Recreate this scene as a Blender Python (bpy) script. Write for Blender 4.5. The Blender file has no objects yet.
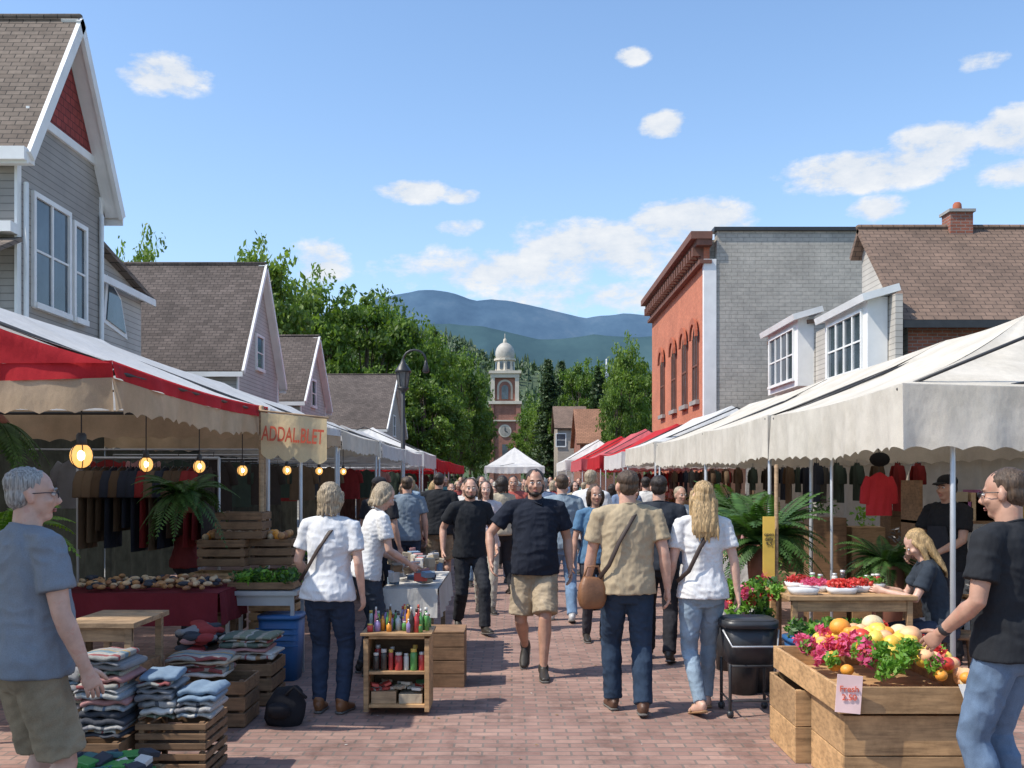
import bpy, bmesh, math, random
import numpy as np
from mathutils import Vector, Matrix
random.seed(7); rng=np.random.default_rng(7)
R=math.radians
scene=bpy.context.scene
COL=scene.collection
def V(*a): return Vector(a)

# ------------------------------------------------------------------ materials
MC={}
def nmat(name):
    m=bpy.data.materials.new(name); m.use_nodes=True
    nt=m.node_tree; b=nt.nodes['Principled BSDF']
    return m,nt,b
def L(nt,a,b): nt.links.new(a,b)
def coord(nt,kind='Object'):
    return nt.nodes.new('ShaderNodeTexCoord').outputs[kind]
def noise(nt,vec,scale,detail=4,rough=.55):
    n=nt.nodes.new('ShaderNodeTexNoise'); n.inputs['Scale'].default_value=scale
    n.inputs['Detail'].default_value=detail; n.inputs['Roughness'].default_value=rough
    L(nt,vec,n.inputs['Vector']); return n.outputs['Fac']
def ramp(nt,fac,stops,interp=None):
    r=nt.nodes.new('ShaderNodeValToRGB'); L(nt,fac,r.inputs[0])
    if interp: r.color_ramp.interpolation=interp
    e=r.color_ramp.elements
    while len(e)<len(stops): e.new(.5)
    for i,(p,c) in enumerate(stops):
        e[i].position=p; e[i].color=(c[0],c[1],c[2],1)
    return r.outputs[0]
def mixc(nt,mode,fac,a,b):
    n=nt.nodes.new('ShaderNodeMix'); n.data_type='RGBA'; n.blend_type=mode
    for s,v in ((n.inputs[0],fac),(n.inputs[6],a),(n.inputs[7],b)):
        if hasattr(v,'is_linked') : L(nt,v,s)
        elif isinstance(v,(int,float)): s.default_value=v
        else: s.default_value=(v[0],v[1],v[2],1)
    return n.outputs[2]
def mth(nt,op,a,b=0.0,c=0.0,clamp=False):
    n=nt.nodes.new('ShaderNodeMath'); n.operation=op; n.use_clamp=clamp
    for s,v in zip(n.inputs,(a,b,c)):
        if hasattr(v,'is_linked'): L(nt,v,s)
        else: s.default_value=v
    return n.outputs[0]
def bumpn(nt,b,h,strength,dist=.01):
    n=nt.nodes.new('ShaderNodeBump'); n.inputs['Strength'].default_value=strength
    n.inputs['Distance'].default_value=dist
    L(nt,h,n.inputs['Height']); L(nt,n.outputs[0],b.inputs['Normal'])
def sc(c,k): return tuple(min(1,x*k) for x in c)
def M(name,col,rough=.8,var=.2,vs=3.,bump=0,bs=40.,metal=0.,bd=.01):
    if name in MC: return MC[name]
    m,nt,b=nmat(name)
    tc=coord(nt)
    f=noise(nt,tc,vs,4)
    c=ramp(nt,f,[(.3,sc(col,1-var)),(.7,sc(col,1+var))])
    L(nt,c,b.inputs['Base Color'])
    b.inputs['Roughness'].default_value=rough; b.inputs['Metallic'].default_value=metal
    if bump: bumpn(nt,b,noise(nt,tc,bs,3),bump,bd)
    MC[name]=m; return m
def cloth(name,col,var=.1,transl=0.,wr=.5,stain=0):
    if name in MC: return MC[name]
    m,nt,b=nmat(name); tc=coord(nt)
    f=noise(nt,tc,5,4)
    c=ramp(nt,f,[(.3,sc(col,1-var)),(.7,sc(col,1+var))])
    fine=noise(nt,tc,220,1)
    c=mixc(nt,'MULTIPLY',.45,c,ramp(nt,fine,[(.3,(.65,.65,.65)),(.7,(1,1,1))]))
    if stain: c=mixc(nt,'MULTIPLY',stain,c,ramp(nt,noise(nt,tc,1.6,6,.7),[(.4,(.62,.60,.55)),(.56,(1,1,1))]))
    L(nt,c,b.inputs['Base Color']); b.inputs['Roughness'].default_value=.92
    b.inputs['Specular IOR Level'].default_value=.2
    mp=nt.nodes.new('ShaderNodeMapping'); mp.inputs['Scale'].default_value=(1.5,1.5,.8); L(nt,tc,mp.inputs[0])
    h=noise(nt,mp.outputs[0],9,2,.45)
    bumpn(nt,b,h,wr,.03)
    if transl>0:
        t=nt.nodes.new('ShaderNodeBsdfTranslucent'); L(nt,c,t.inputs[0])
        mx=nt.nodes.new('ShaderNodeMixShader'); mx.inputs[0].default_value=transl
        L(nt,b.outputs[0],mx.inputs[1]); L(nt,t.outputs[0],mx.inputs[2])
        L(nt,mx.outputs[0],nt.nodes['Material Output'].inputs[0])
    MC[name]=m; return m
def wallvec(nt,sx=1.,sz=1.):
    tc=coord(nt); s=nt.nodes.new('ShaderNodeSeparateXYZ'); L(nt,tc,s.inputs[0])
    u=mth(nt,'ADD',s.outputs[0],s.outputs[1])
    c=nt.nodes.new('ShaderNodeCombineXYZ'); L(nt,mth(nt,'MULTIPLY',u,sx),c.inputs[0]); L(nt,mth(nt,'MULTIPLY',s.outputs[2],sz),c.inputs[1])
    return c.outputs[0],tc,s
def brickmat(name,c1,c2,mortar,bw=.22,bh=.075,ms=.01,rough=.9,bump=.5,stain=.35,mode='wall'):
    if name in MC: return MC[name]
    m,nt,b=nmat(name)
    if mode=='wall': vec,tc,_=wallvec(nt)
    elif mode=='ground': tc=coord(nt); vec=tc
    else:
        tc=coord(nt); s=nt.nodes.new('ShaderNodeSeparateXYZ'); L(nt,tc,s.inputs[0])
        c=nt.nodes.new('ShaderNodeCombineXYZ'); L(nt,s.outputs[0],c.inputs[0]); L(nt,mth(nt,'MULTIPLY',s.outputs[2],1.5),c.inputs[1]); vec=c.outputs[0]
    t=nt.nodes.new('ShaderNodeTexBrick'); L(nt,vec,t.inputs['Vector'])
    t.inputs['Scale'].default_value=1; t.inputs['Brick Width'].default_value=bw; t.inputs['Row Height'].default_value=bh
    t.inputs['Mortar Size'].default_value=ms; t.inputs['Mortar Smooth'].default_value=.2; t.inputs['Bias'].default_value=0
    t.inputs['Color1'].default_value=(*c1,1); t.inputs['Color2'].default_value=(*c2,1); t.inputs['Mortar'].default_value=(*mortar,1)
    c=t.outputs['Color']
    n1=noise(nt,tc,.7,5,.65); n2=noise(nt,tc,9,4)
    c=mixc(nt,'MULTIPLY',1,c,ramp(nt,n1,[(.3,(1-stain,)*3),(.7,(1.0+stain*.4,)*3)]))
    c=mixc(nt,'MULTIPLY',.6,c,ramp(nt,n2,[(.3,(.75,.75,.75)),(.7,(1.15,1.12,1.1))]))
    if mode=='ground':
        c=mixc(nt,'MULTIPLY',.8,c,ramp(nt,noise(nt,tc,2.3,6,.75),[(.36,(.6,.57,.55)),(.5,(1,1,1))]))
    L(nt,c,b.inputs['Base Color']); b.inputs['Roughness'].default_value=rough
    h=mth(nt,'SUBTRACT',mth(nt,'MULTIPLY',n2,.4),t.outputs['Fac'])
    bumpn(nt,b,h,bump,.008)
    MC[name]=m; return m
def siding(name,col,lap=.13):
    if name in MC: return MC[name]
    m,nt,b=nmat(name); vec,tc,s=wallvec(nt)
    fr=mth(nt,'FRACT',mth(nt,'DIVIDE',s.outputs[2],lap))
    n=noise(nt,tc,1.2,5)
    c=ramp(nt,n,[(.3,sc(col,.78)),(.7,sc(col,1.1))])
    gap=mth(nt,'LESS_THAN',fr,.10)
    c=mixc(nt,'MIX',gap,c,sc(col,.45))
    L(nt,c,b.inputs['Base Color']); b.inputs['Roughness'].default_value=.75
    bumpn(nt,b,mth(nt,'SUBTRACT',1,fr),.8,.02)
    MC[name]=m; return m
def glass(name='window_glass',col=(.03,.04,.05)):
    if name in MC: return MC[name]
    m,nt,b=nmat(name); tc=coord(nt)
    L(nt,ramp(nt,noise(nt,tc,.9,3),[(.35,col),(.65,sc(col,2.5))]),b.inputs['Base Color'])
    b.inputs['Roughness'].default_value=.06; b.inputs['Specular IOR Level'].default_value=.6
    bumpn(nt,b,noise(nt,tc,1.2,1),.08,.05)
    MC[name]=m; return m
def leafmat(name,c1,c2,tr=.35):
    if name in MC: return MC[name]
    m,nt,b=nmat(name); g=nt.nodes.new('ShaderNodeNewGeometry')
    c=ramp(nt,g.outputs['Random Per Island'],[(0,c1),(1,c2)])
    n=noise(nt,coord(nt),.6,2)
    c=mixc(nt,'MULTIPLY',1,c,ramp(nt,n,[(.35,(.65,.67,.62)),(.65,(1.25,1.2,1.0))]))
    L(nt,c,b.inputs['Base Color']); b.inputs['Roughness'].default_value=.55
    t=nt.nodes.new('ShaderNodeBsdfTranslucent'); L(nt,mixc(nt,'MULTIPLY',1,c,(1.3,1.4,.6)),t.inputs[0])
    mx=nt.nodes.new('ShaderNodeMixShader'); mx.inputs[0].default_value=tr
    L(nt,b.outputs[0],mx.inputs[1]); L(nt,t.outputs[0],mx.inputs[2])
    L(nt,mx.outputs[0],nt.nodes['Material Output'].inputs[0])
    MC[name]=m; return m
def wood(name,col,rough=.7):
    if name in MC: return MC[name]
    m,nt,b=nmat(name); tc=coord(nt)
    g=nt.nodes.new('ShaderNodeNewGeometry')
    mp=nt.nodes.new('ShaderNodeMapping'); mp.inputs['Scale'].default_value=(2,8,22); L(nt,tc,mp.inputs[0])
    n=noise(nt,mp.outputs[0],2.2,5,.6)
    c=ramp(nt,n,[(.3,sc(col,.6)),(.5,col),(.72,sc(col,1.25))])
    c=mixc(nt,'MULTIPLY',1,c,ramp(nt,g.outputs['Random Per Island'],[(0,(.68,.68,.68)),(1,(1.15,1.12,1.05))]))
    c=mixc(nt,'MULTIPLY',.7,c,ramp(nt,noise(nt,tc,5,5,.7),[(.38,(.6,.58,.55)),(.55,(1,1,1))]))
    L(nt,c,b.inputs['Base Color']); b.inputs['Roughness'].default_value=rough
    bumpn(nt,b,n,.25,.004)
    MC[name]=m; return m
def emis(name,col,st):
    m,nt,b=nmat(name); b.inputs['Emission Color'].default_value=(*col,1); b.inputs['Emission Strength'].default_value=st
    b.inputs['Base Color'].default_value=(.5,.3,.12,1); b.inputs['Roughness'].default_value=.2; MC[name]=m; return m

# ------------------------------------------------------------------ mesh builder
class MB:
    def __init__(s): s.v=[];s.f=[];s.m=[];s.sm=[];s.mats=[]
    def mi(s,mat):
        if mat not in s.mats: s.mats.append(mat)
        return s.mats.index(mat)
    def add(s,vs,fs,mat=None,smooth=False):
        o=len(s.v); s.v.extend([tuple(p) for p in vs]); i=s.mi(mat)
        for f in fs: s.f.append([o+k for k in f]); s.m.append(i); s.sm.append(smooth)
    def box(s,x0,x1,y0,y1,z0,z1,mat):
        s.obox(((x0+x1)/2,(y0+y1)/2,(z0+z1)/2),(abs(x1-x0),abs(y1-y0),abs(z1-z0)),mat)
    def obox(s,c,d,mat,rz=0,rx=0,ry=0):
        Mx=Matrix.Rotation(rz,3,'Z')@Matrix.Rotation(rx,3,'X')@Matrix.Rotation(ry,3,'Y'); c=Vector(c)
        vs=[]
        for z in(-.5,.5):
            for x,y in((-.5,-.5),(.5,-.5),(.5,.5),(-.5,.5)): vs.append(c+Mx@V(x*d[0],y*d[1],z*d[2]))
        s.add(vs,[(3,2,1,0),(4,5,6,7),(0,1,5,4),(1,2,6,5),(2,3,7,6),(3,0,4,7)],mat)
    def poly(s,vs,mat): s.add(vs,[tuple(range(len(vs)))],mat)
    def slab(s,vs,t,mat):
        vs=[Vector(p) for p in vs]; n=(vs[1]-vs[0]).cross(vs[2]-vs[0]).normalized()*t
        k=len(vs); a=vs+[p-n for p in vs]
        fs=[tuple(range(k)),tuple(range(2*k-1,k-1,-1))]
        for i in range(k): j=(i+1)%k; fs.append((j,i,k+i,k+j))
        s.add(a,fs,mat)
    def tube(s,pts,rad,mat=None,seg=10,ref=None,smooth=True,e=1.0,caps=True):
        pts=[Vector(p) for p in pts]; n=len(pts)
        rad=[(r,r) if not isinstance(r,(tuple,list)) else r for r in (rad if isinstance(rad,(list,)) else [rad]*n)]
        if caps:
            t0=(pts[0]-pts[1]).normalized(); t1=(pts[-1]-pts[-2]).normalized()
            r0=min(rad[0]);r1=min(rad[-1])
            pts=[pts[0]+t0*r0*.45]+pts+[pts[-1]+t1*r1*.45]
            rad=[(rad[0][0]-r0*.35,rad[0][1]-r0*.35)]+rad+[(rad[-1][0]-r1*.35,rad[-1][1]-r1*.35)]
            n+=2
        vs=[]; prev=None
        for i in range(n):
            a=pts[max(0,i-1)]; b=pts[min(n-1,i+1)]; t=(b-a)
            t=t.normalized() if t.length>1e-9 else V(0,0,1)
            rf=Vector(ref) if ref is not None else (prev if prev is not None else (V(1,0,0) if abs(t.x)<.8 else V(0,1,0)))
            A=rf-t*rf.dot(t)
            A=A.normalized() if A.length>1e-6 else t.orthogonal().normalized()
            prev=A; B=t.cross(A)
            for k in range(seg):
                q=2*math.pi*k/seg; c,sn=math.cos(q),math.sin(q)
                if e!=1: c=math.copysign(abs(c)**e,c); sn=math.copysign(abs(sn)**e,sn)
                vs.append(pts[i]+A*(c*rad[i][0])+B*(sn*rad[i][1]))
        fs=[]
        for i in range(n-1):
            for k in range(seg):
                k2=(k+1)%seg; fs.append((i*seg+k,i*seg+k2,(i+1)*seg+k2,(i+1)*seg+k))
        fs.append(tuple(range(seg-1,-1,-1))); fs.append(tuple(range((n-1)*seg,n*seg)))
        s.add(vs,fs,mat,smooth)
    def ell(s,c,r,mat=None,rot=None,seg=12,ring=8,smooth=True):
        c=Vector(c); r=(r,r,r) if not isinstance(r,(tuple,list)) else r
        vs=[V(0,0,r[2])]
        for i in range(1,ring):
            a=math.pi*i/ring
            for k in range(seg):
                q=2*math.pi*k/seg; vs.append(V(r[0]*math.sin(a)*math.cos(q),r[1]*math.sin(a)*math.sin(q),r[2]*math.cos(a)))
        vs.append(V(0,0,-r[2]))
        if rot is not None: vs=[rot@p for p in vs]
        vs=[c+p for p in vs]; fs=[]
        for k in range(seg): fs.append((0,1+k,1+(k+1)%seg))
        for i in range(ring-2):
            for k in range(seg):
                k2=(k+1)%seg; a=1+i*seg; fs.append((a+k,a+seg+k,a+seg+k2,a+k2))
        a=1+(ring-2)*seg; l=len(vs)-1
        for k in range(seg): fs.append((a+k,l,a+(k+1)%seg))
        s.add(vs,fs,mat,smooth)
    def grid(s,fn,nu,nv,mat,smooth=True):
        vs=[fn(i/nu,j/nv) for j in range(nv+1) for i in range(nu+1)]
        fs=[(j*(nu+1)+i,j*(nu+1)+i+1,(j+1)*(nu+1)+i+1,(j+1)*(nu+1)+i) for j in range(nv) for i in range(nu)]
        s.add(vs,fs,mat,smooth)
    def leaves(s,c,r,n,size,mat,squash=1.0,shell=.0):
        c=np.array(c); r=np.array(r if isinstance(r,(tuple,list)) else (r,r,r))
        d=rng.normal(size=(n,3)); d/=np.linalg.norm(d,axis=1)[:,None]
        rad=(shell+(1-shell)*rng.random(n)**.5)[:,None]; p=c+d*rad*r
        a=rng.normal(size=(n,3)); a/=np.linalg.norm(a,axis=1)[:,None]
        b=np.cross(a,rng.normal(size=(n,3))); b/=np.linalg.norm(b,axis=1)[:,None]
        k=size*(.6+.8*rng.random(n))[:,None]
        q=np.stack([p-a*k*.7,p-b*k*.35,p+a*k*.7,p+b*k*.35],1).reshape(-1,3)
        o=len(s.v); s.v.extend(map(tuple,q.tolist())); i=s.mi(mat)
        for j in range(n): s.f.append([o+4*j,o+4*j+1,o+4*j+2,o+4*j+3])
        s.m.extend([i]*n); s.sm.extend([False]*n)
    def mesh(s,name,origin=(0,0,0)):
        me=bpy.data.meshes.new(name)
        v=np.array(s.v,dtype=float)-np.array(origin)
        me.from_pydata(v.tolist(),[],s.f)
        for m in s.mats:
            if m is not None: me.materials.append(m)
        if any(m is not None for m in s.mats): me.polygons.foreach_set('material_index',s.m)
        me.polygons.foreach_set('use_smooth',s.sm); me.update(); return me
    def obj(s,name,parent=None,origin=None,bevel=0):
        if parent is not None: origin=tuple(parent.location)
        if origin is None:
            a=np.array(s.v); mn=a.min(0); mx=a.max(0); origin=((mn[0]+mx[0])/2,(mn[1]+mx[1])/2,mn[2])
        me=s.mesh(name,origin); o=bpy.data.objects.new(name,me); COL.objects.link(o)
        if parent is not None: o.parent=parent
        else: o.location=origin
        if bevel:
            b=o.modifiers.new('bevel','BEVEL'); b.width=bevel; b.segments=2; b.limit_method='ANGLE'; b.angle_limit=R(40)
            b.harden_normals=False
        return o
def empty(name,loc):
    e=bpy.data.objects.new(name,None); e.location=loc; e.empty_display_size=.2; COL.objects.link(e); return e

# ------------------------------------------------------------------ world, sun, camera
SX,SY=-.945,-.328
SUN=Vector((SX*math.cos(R(52)),SY*math.cos(R(52)),math.sin(R(52)))).normalized()
w=bpy.data.worlds.new('World'); scene.world=w; w.use_nodes=True; nt=w.node_tree
bg=nt.nodes['Background']
sky=nt.nodes.new('ShaderNodeTexSky'); sky.sky_type='NISHITA'; sky.sun_disc=False
sky.sun_elevation=R(52); sky.sun_rotation=math.atan2(SX,SY); sky.altitude=100; sky.air_density=1.0; sky.dust_density=.8; sky.ozone_density=1.6
tc=coord(nt,'Generated'); sp=nt.nodes.new('ShaderNodeSeparateXYZ'); L(nt,tc,sp.inputs[0])
az=mth(nt,'ARCTAN2',sp.outputs[0],sp.outputs[1]); el=mth(nt,'ARCSINE',sp.outputs[2])
cb=nt.nodes.new('ShaderNodeCombineXYZ'); L(nt,az,cb.inputs[0]); L(nt,mth(nt,'MULTIPLY',el,1.9),cb.inputs[1])
n1=noise(nt,cb.outputs[0],19,7,.64)
CL=[(-.335,.366,.038,.017,1.15),(-.097,.280,.036,.011,1.1),(-.052,.277,.022,.008,.9),(-.052,.247,.028,.008,.8),(-.188,.211,.028,.022,1.0),
    (.00,.208,.13,.022,.95),(.085,.226,.10,.030,1.05),(.175,.250,.060,.022,1.2),(.10,.180,.15,.018,.8),(.12,.398,.017,.008,.9),(.150,.338,.022,.012,1.1),
    (.345,.284,.078,.018,1.2),(.400,.300,.040,.019,1.15),(.470,.303,.038,.020,1.2),(.478,.268,.045,.012,1.0),(.350,.249,.026,.012,1.0),(.44,.363,.024,.008,.8)]
tot=None
for a,e_,rx,ry,st in CL:
    dx=mth(nt,'MULTIPLY',mth(nt,'SUBTRACT',az,a),1/rx); dy=mth(nt,'MULTIPLY',mth(nt,'SUBTRACT',el,e_),1/ry)
    d2=mth(nt,'MULTIPLY_ADD',dx,dx,mth(nt,'MULTIPLY',dy,dy))
    g=mth(nt,'MULTIPLY_ADD',d2,-.5*st,st,clamp=True)
    tot=g if tot is None else mth(nt,'MAXIMUM',tot,g)
den=mth(nt,'MULTIPLY_ADD',mth(nt,'SUBTRACT',n1,.5),2.3,tot)
den=mth(nt,'MULTIPLY',mth(nt,'SUBTRACT',den,.42),2.1,clamp=True)
den=mth(nt,'MULTIPLY',den,mth(nt,'MULTIPLY',tot,2.2,clamp=True))
hor=mth(nt,'POWER',mth(nt,'SUBTRACT',1.0,mth(nt,'MULTIPLY',el,1.9,clamp=True),clamp=True),2.2)
skyc=mixc(nt,'MULTIPLY',1,sky.outputs[0],(1.62,1.78,1.88))
skyc=mixc(nt,'MIX',mth(nt,'MULTIPLY',hor,.55),skyc,(4.3,5.5,7.0))
cloudc=mixc(nt,'MIX',mth(nt,'MULTIPLY',mth(nt,'SUBTRACT',n1,.36,clamp=True),3.0,clamp=True),(5.4,5.9,6.6),(7.3,7.35,7.4))
SKYN=mixc(nt,'MIX',mth(nt,'MULTIPLY',den,.92),skyc,cloudc)
L(nt,SKYN,bg.inputs[0]); bg.inputs[1].default_value=.13
sd=bpy.data.lights.new('sun','SUN'); sd.energy=5.0; sd.angle=R(.5); sd.color=(1,.93,.82)
so=bpy.data.objects.new('sun',sd); so.rotation_euler=SUN.to_track_quat('Z','Y').to_euler(); so.location=(-20,-8,30); COL.objects.link(so)
cd=bpy.data.cameras.new('camera'); cam=bpy.data.objects.new('camera',cd); COL.objects.link(cam); scene.camera=cam
cam.location=(0,0,1.7); cam.rotation_euler=(R(90),0,0); cd.lens=35.16; cd.sensor_width=36; cd.shift_y=.094; cd.clip_end=20000; cd.clip_start=.05
scene.view_settings.view_transform='Standard'; scene.view_settings.look='None'; scene.view_settings.exposure=0

# ------------------------------------------------------------------ common materials
WHITE=M('white_paint',(.76,.755,.73),.6,.08,2,.1,30)
GLS=glass()
GRAYS=siding('gray_siding',(.33,.30,.265)); GRAYS2=siding('pale_gray_siding',(.44,.41,.365))
SHG=brickmat('brown_shingles',(.16,.125,.10),(.225,.18,.145),(.06,.05,.042),.26,.15,.010,.95,.8,.3,'roof')
SHG2=brickmat('dark_shingles',(.095,.075,.065),(.15,.12,.105),(.04,.033,.03),.26,.15,.010,.95,.8,.35,'roof')
WOODL=wood('crate_wood',(.50,.31,.155)); WOODD=wood('old_crate_wood',(.24,.14,.075)); WOODT=wood('table_wood',(.40,.27,.16))
METAL=M('galvanised_metal',(.5,.51,.52),.45,.1,5,metal=.5); DARKM=M('dark_metal',(.03,.03,.032),.45,.2,5)
BLACK=cloth('black_cloth',(.015,.015,.017))

# ------------------------------------------------------------------ ground
mb=MB(); g=M('distant_ground',(.09,.10,.05),.95,.3,.05); mb.poly([(-9000,-400,-.02),(9000,-400,-.02),(9000,12000,-.02),(-9000,12000,-.02)],g); mb.obj('ground',origin=(0,0,0))
PAV=brickmat('brick_pavers',(.40,.25,.20),(.28,.165,.135),(.21,.165,.14),.185,.095,.008,.85,.45,.28,'ground')
mb=MB(); mb.poly([(-6.6,-12,0),(5.9,-12,0),(5.9,130,0),(-6.6,130,0)],PAV); mb.obj('brick_street',origin=(0,0,0))
mb=MB(); DL=[M('dry_leaf',(.22,.14,.05),.9,.3,9),M('paper_scrap',(.5,.48,.44),.9)]
for i in range(170):
    x,y=random.uniform(-2.2,2.4),random.uniform(5.6,18); a=random.random()*6.28; s_=random.uniform(.006,.018); z=.005+random.random()*.002
    mb.add([(x+s_*math.cos(a),y+s_*math.sin(a),z),(x-s_*.5*math.sin(a),y+s_*.5*math.cos(a),z+.004),(x-s_*math.cos(a),y-s_*math.sin(a),z),(x+s_*.5*math.sin(a),y-s_*.5*math.cos(a),z+.003)],[(0,1,2,3)],DL[0] if i%6 else DL[1])
mb.obj('litter',origin=(0,0,0))
CON=M('concrete',(.30,.29,.27),.9,.15,2,.3,30)
mb=MB(); mb.box(-9.5,-6.6,-12,130,-.3,.13,CON); mb.obj('pavement')
mb=MB(); mb.box(5.9,9.5,-12,33,-.3,.13,CON); mb.box(5.9,6.45,33,130,-.3,.13,CON); mb.obj('pavement')

# ------------------------------------------------------------------ buildings
def window(mb,axis,p,c,z,w,h,nx=1,nz=2,out=1,fr=.09,frame=None,arch=False):
    frame=frame or WHITE
    def B(u0,u1,z0,z1,d0,d1,m):
        a,b=p+out*d0,p+out*d1; a,b=min(a,b),max(a,b)
        if axis=='x': mb.box(a,b,u0,u1,z0,z1,m)
        else: mb.box(u0,u1,a,b,z0,z1,m)
    B(c-w/2,c+w/2,z-h/2,z+h/2,-.05,.012,GLS)
    B(c-w/2-fr,c-w/2,z-h/2-fr,z+h/2+fr,-.04,.06,frame); B(c+w/2,c+w/2+fr,z-h/2-fr,z+h/2+fr,-.04,.06,frame)
    B(c-w/2,c+w/2,z+h/2,z+h/2+fr,-.04,.06,frame); B(c-w/2-.05,c+w/2+.05,z-h/2-fr-.02,z-h/2-.001,-.04,.1,frame)
    for i in range(1,nx): u=c-w/2+w*i/nx; B(u-.03,u+.03,z-h/2,z+h/2,-.03,.045,frame)
    for i in range(1,nz): q=z-h/2+h*i/nz; B(c-w/2,c+w/2,q-.02,q+.02,-.03,.035,frame)
def gable_house(name,xf,xb,y0,y1,ze,zr,wall,roof,s,oh=.25,fo=.6,wins=(),side=(),gable=None,bw=.2):
    e=empty(name,((xf+xb)/2,(y0+y1)/2,0)); ym=(y0+y1)/2
    zr2=zr-.16
    w_=MB(); P=[(y0,0),(y1,0),(y1,ze-.04),(ym,zr2),(y0,ze-.04)]
    vs=[(xf,y,z) for y,z in P]+[(xb,y,z) for y,z in P]
    w_.add(vs,[(0,1,2,3,4),(9,8,7,6,5),(0,4,9,5),(1,6,7,2),(0,5,6,1)],wall); w_.obj('walls',e)
    r=MB(); sl=(zr-ze)/(ym-y0); xo=xf+s*fo; xi=xb-s*.3; t=MB()
    for yy,sg in((y0,-1),(y1,1)):
        ye=yy+sg*oh; zz=ze-oh*sl+.05
        q=[(xo,ye,zz),(xo,ym,zr),(xi,ym,zr),(xi,ye,zz)]
        if (Vector(q[1])-Vector(q[0])).cross(Vector(q[2])-Vector(q[0])).z<0: q=q[::-1]
        r.slab(q,.09,roof)
        n=(Vector(q[1])-Vector(q[0])).cross(Vector(q[2])-Vector(q[0])).normalized()
        q2=[(xo-s*.01,ye,zz),(xo-s*.01,ym,zr),(xf+s*.005,ym,zr),(xf+s*.005,ye,zz)]
        if (Vector(q2[1])-Vector(q2[0])).cross(Vector(q2[2])-Vector(q2[0])).z<0: q2=q2[::-1]
        t.slab([Vector(p)-n*.095 for p in q2],.02,WHITE)
    r.tube([(xo,ym,zr+.02),(xi,ym,zr+.02)],.06,roof,6)
    r.obj('roof',e)
    for yy,sg in((y0,-1),(y1,1)):
        ye=yy+sg*oh; zz=ze-oh*sl+.05
        a=V(xo+s*.02,ye-.0,zz-.02);b=V(xo+s*.02,ym,zr-.02)
        d=(b-a).normalized(); up=V(0,-d.z,d.y) if d.z>0 else V(0,d.z,-d.y)
        if up.z<0: up=-up
        q=[a+up*.03,b+up*.03,b-up*bw,a-up*bw]
        n=V(s,0,0)
        k=[p+n*.03 for p in q]+[p-n*.05 for p in q]
        t.add(k,[(0,1,2,3),(7,6,5,4),(0,4,5,1),(1,5,6,2),(2,6,7,3),(3,7,4,0)],WHITE)
        t.box(min(xo,xi),max(xo,xi),ye-.03,ye+.02,zz-.2,zz-.04,WHITE)
        t.box(xf-.02,xf+.03,yy-.03 if sg<0 else yy-.12,yy+.12 if sg<0 else yy+.03,0,ze-.1,WHITE)
    t.obj('trim',e)
    if gable:
        gm=MB(); z1=ze+.22*(zr-ze); yy=(ym-y0)*(1-.22)-.10
        gm.slab([(xf+s*.02,ym-yy,z1),(xf+s*.02,ym+yy,z1),(xf+s*.02,ym,zr2-.2)],.03,gable)
        gm.box(xf+.0,xf+.06,ym-yy-.15,ym+yy+.15,z1-.16,z1-.002,WHITE); gm.obj('gable_shingles',e)
    wm=MB()
    for (c,z,w,h,nx,nz) in wins: window(wm,'x',xf,c,z,w,h,nx,nz,s)
    for (c,z,w,h,nx,nz) in side: window(wm,'y',y0,c,z,w,h,nx,nz,-1)
    if wm.v: wm.obj('windows',e)
    return e
REDG=brickmat('red_gable_shingles',(.34,.06,.05),(.27,.045,.04),(.1,.02,.02),.2,.15,.01)
e=gable_house('gray_siding_house',-8.6,-15,17.35,20.95,7.7,10.55,GRAYS,SHG,1,.28,.34,
   wins=[(18.65,5.85,1.35,1.9,2,2),(19.85,5.8,.45,1.8,1,2),(19.0,2.6,1.8,1.6,2,2)],side=[(-9.5,5.1,1.0,1.0,2,2)],gable=REDG,bw=.17)
mb=MB(); mb.box(-15,-8.55,17.05,17.34,5.95,6.13,WHITE); mb.box(-9.2,-8.27,16.95,17.33,7.15,7.37,WHITE)
mb.slab([(-15,16.5,5.55),(-8.5,16.5,5.55),(-8.5,17.34,5.92),(-15,17.34,5.92)],.08,SHG); mb.obj('porch_trim',e)
mb=MB(); mb.tube([(-8.53,20.8,.1),(-8.53,20.8,7.2)],.045,WHITE,8); mb.tube([(-8.5,17.5,.1),(-8.5,17.5,6.9)],.045,WHITE,8); mb.obj('downpipes',e)
e=empty('siding_annexe',(-10.5,23,0)); mb=MB(); 
vs=[(-9.05,20.98,0),(-9.05,24.4,0),(-9.05,24.4,6.2),(-9.05,20.98,6.9),(-13,20.98,0),(-13,24.4,0),(-13,24.4,6.2),(-13,20.98,6.9)]
mb.add(vs,[(0,1,2,3),(7,6,5,4),(3,2,6,7),(1,5,6,2),(0,3,7,4)],GRAYS2); mb.obj('walls',e)
mb=MB(); mb.slab([(-8.85,24.75,6.2),(-8.85,20.97,7.05),(-13,20.97,7.05),(-13,24.75,6.2)][::-1],.1,SHG); mb.box(-8.87,-8.81,21.0,24.75,6.0,6.16,WHITE); mb.obj('roof',e)
mb=MB()
q=[(22.1,5.2),(23.5,5.0),(23.1,5.9),(22.3,6.3)]
mb.slab([(-9.03,y,z) for y,z in q],.05,WHITE); cy,cz=22.75,5.6
mb.slab([(-9.0,cy+(y-cy)*.78,cz+(z-cz)*.8) for y,z in q],.04,GLS); mb.obj('window',e)
gable_house('shingle_roof_house',-8.95,-13.6,32.6,38.2,5.6,9.35,GRAYS2,SHG2,1,.3,.25,wins=[(34,2.9,1,1.4,1,2),(36.5,2.9,1,1.4,1,2),(35.4,6.2,.9,1.1,1,2)],side=[(-10.2,3.0,1,1.6,1,2)],bw=.13)
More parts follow.
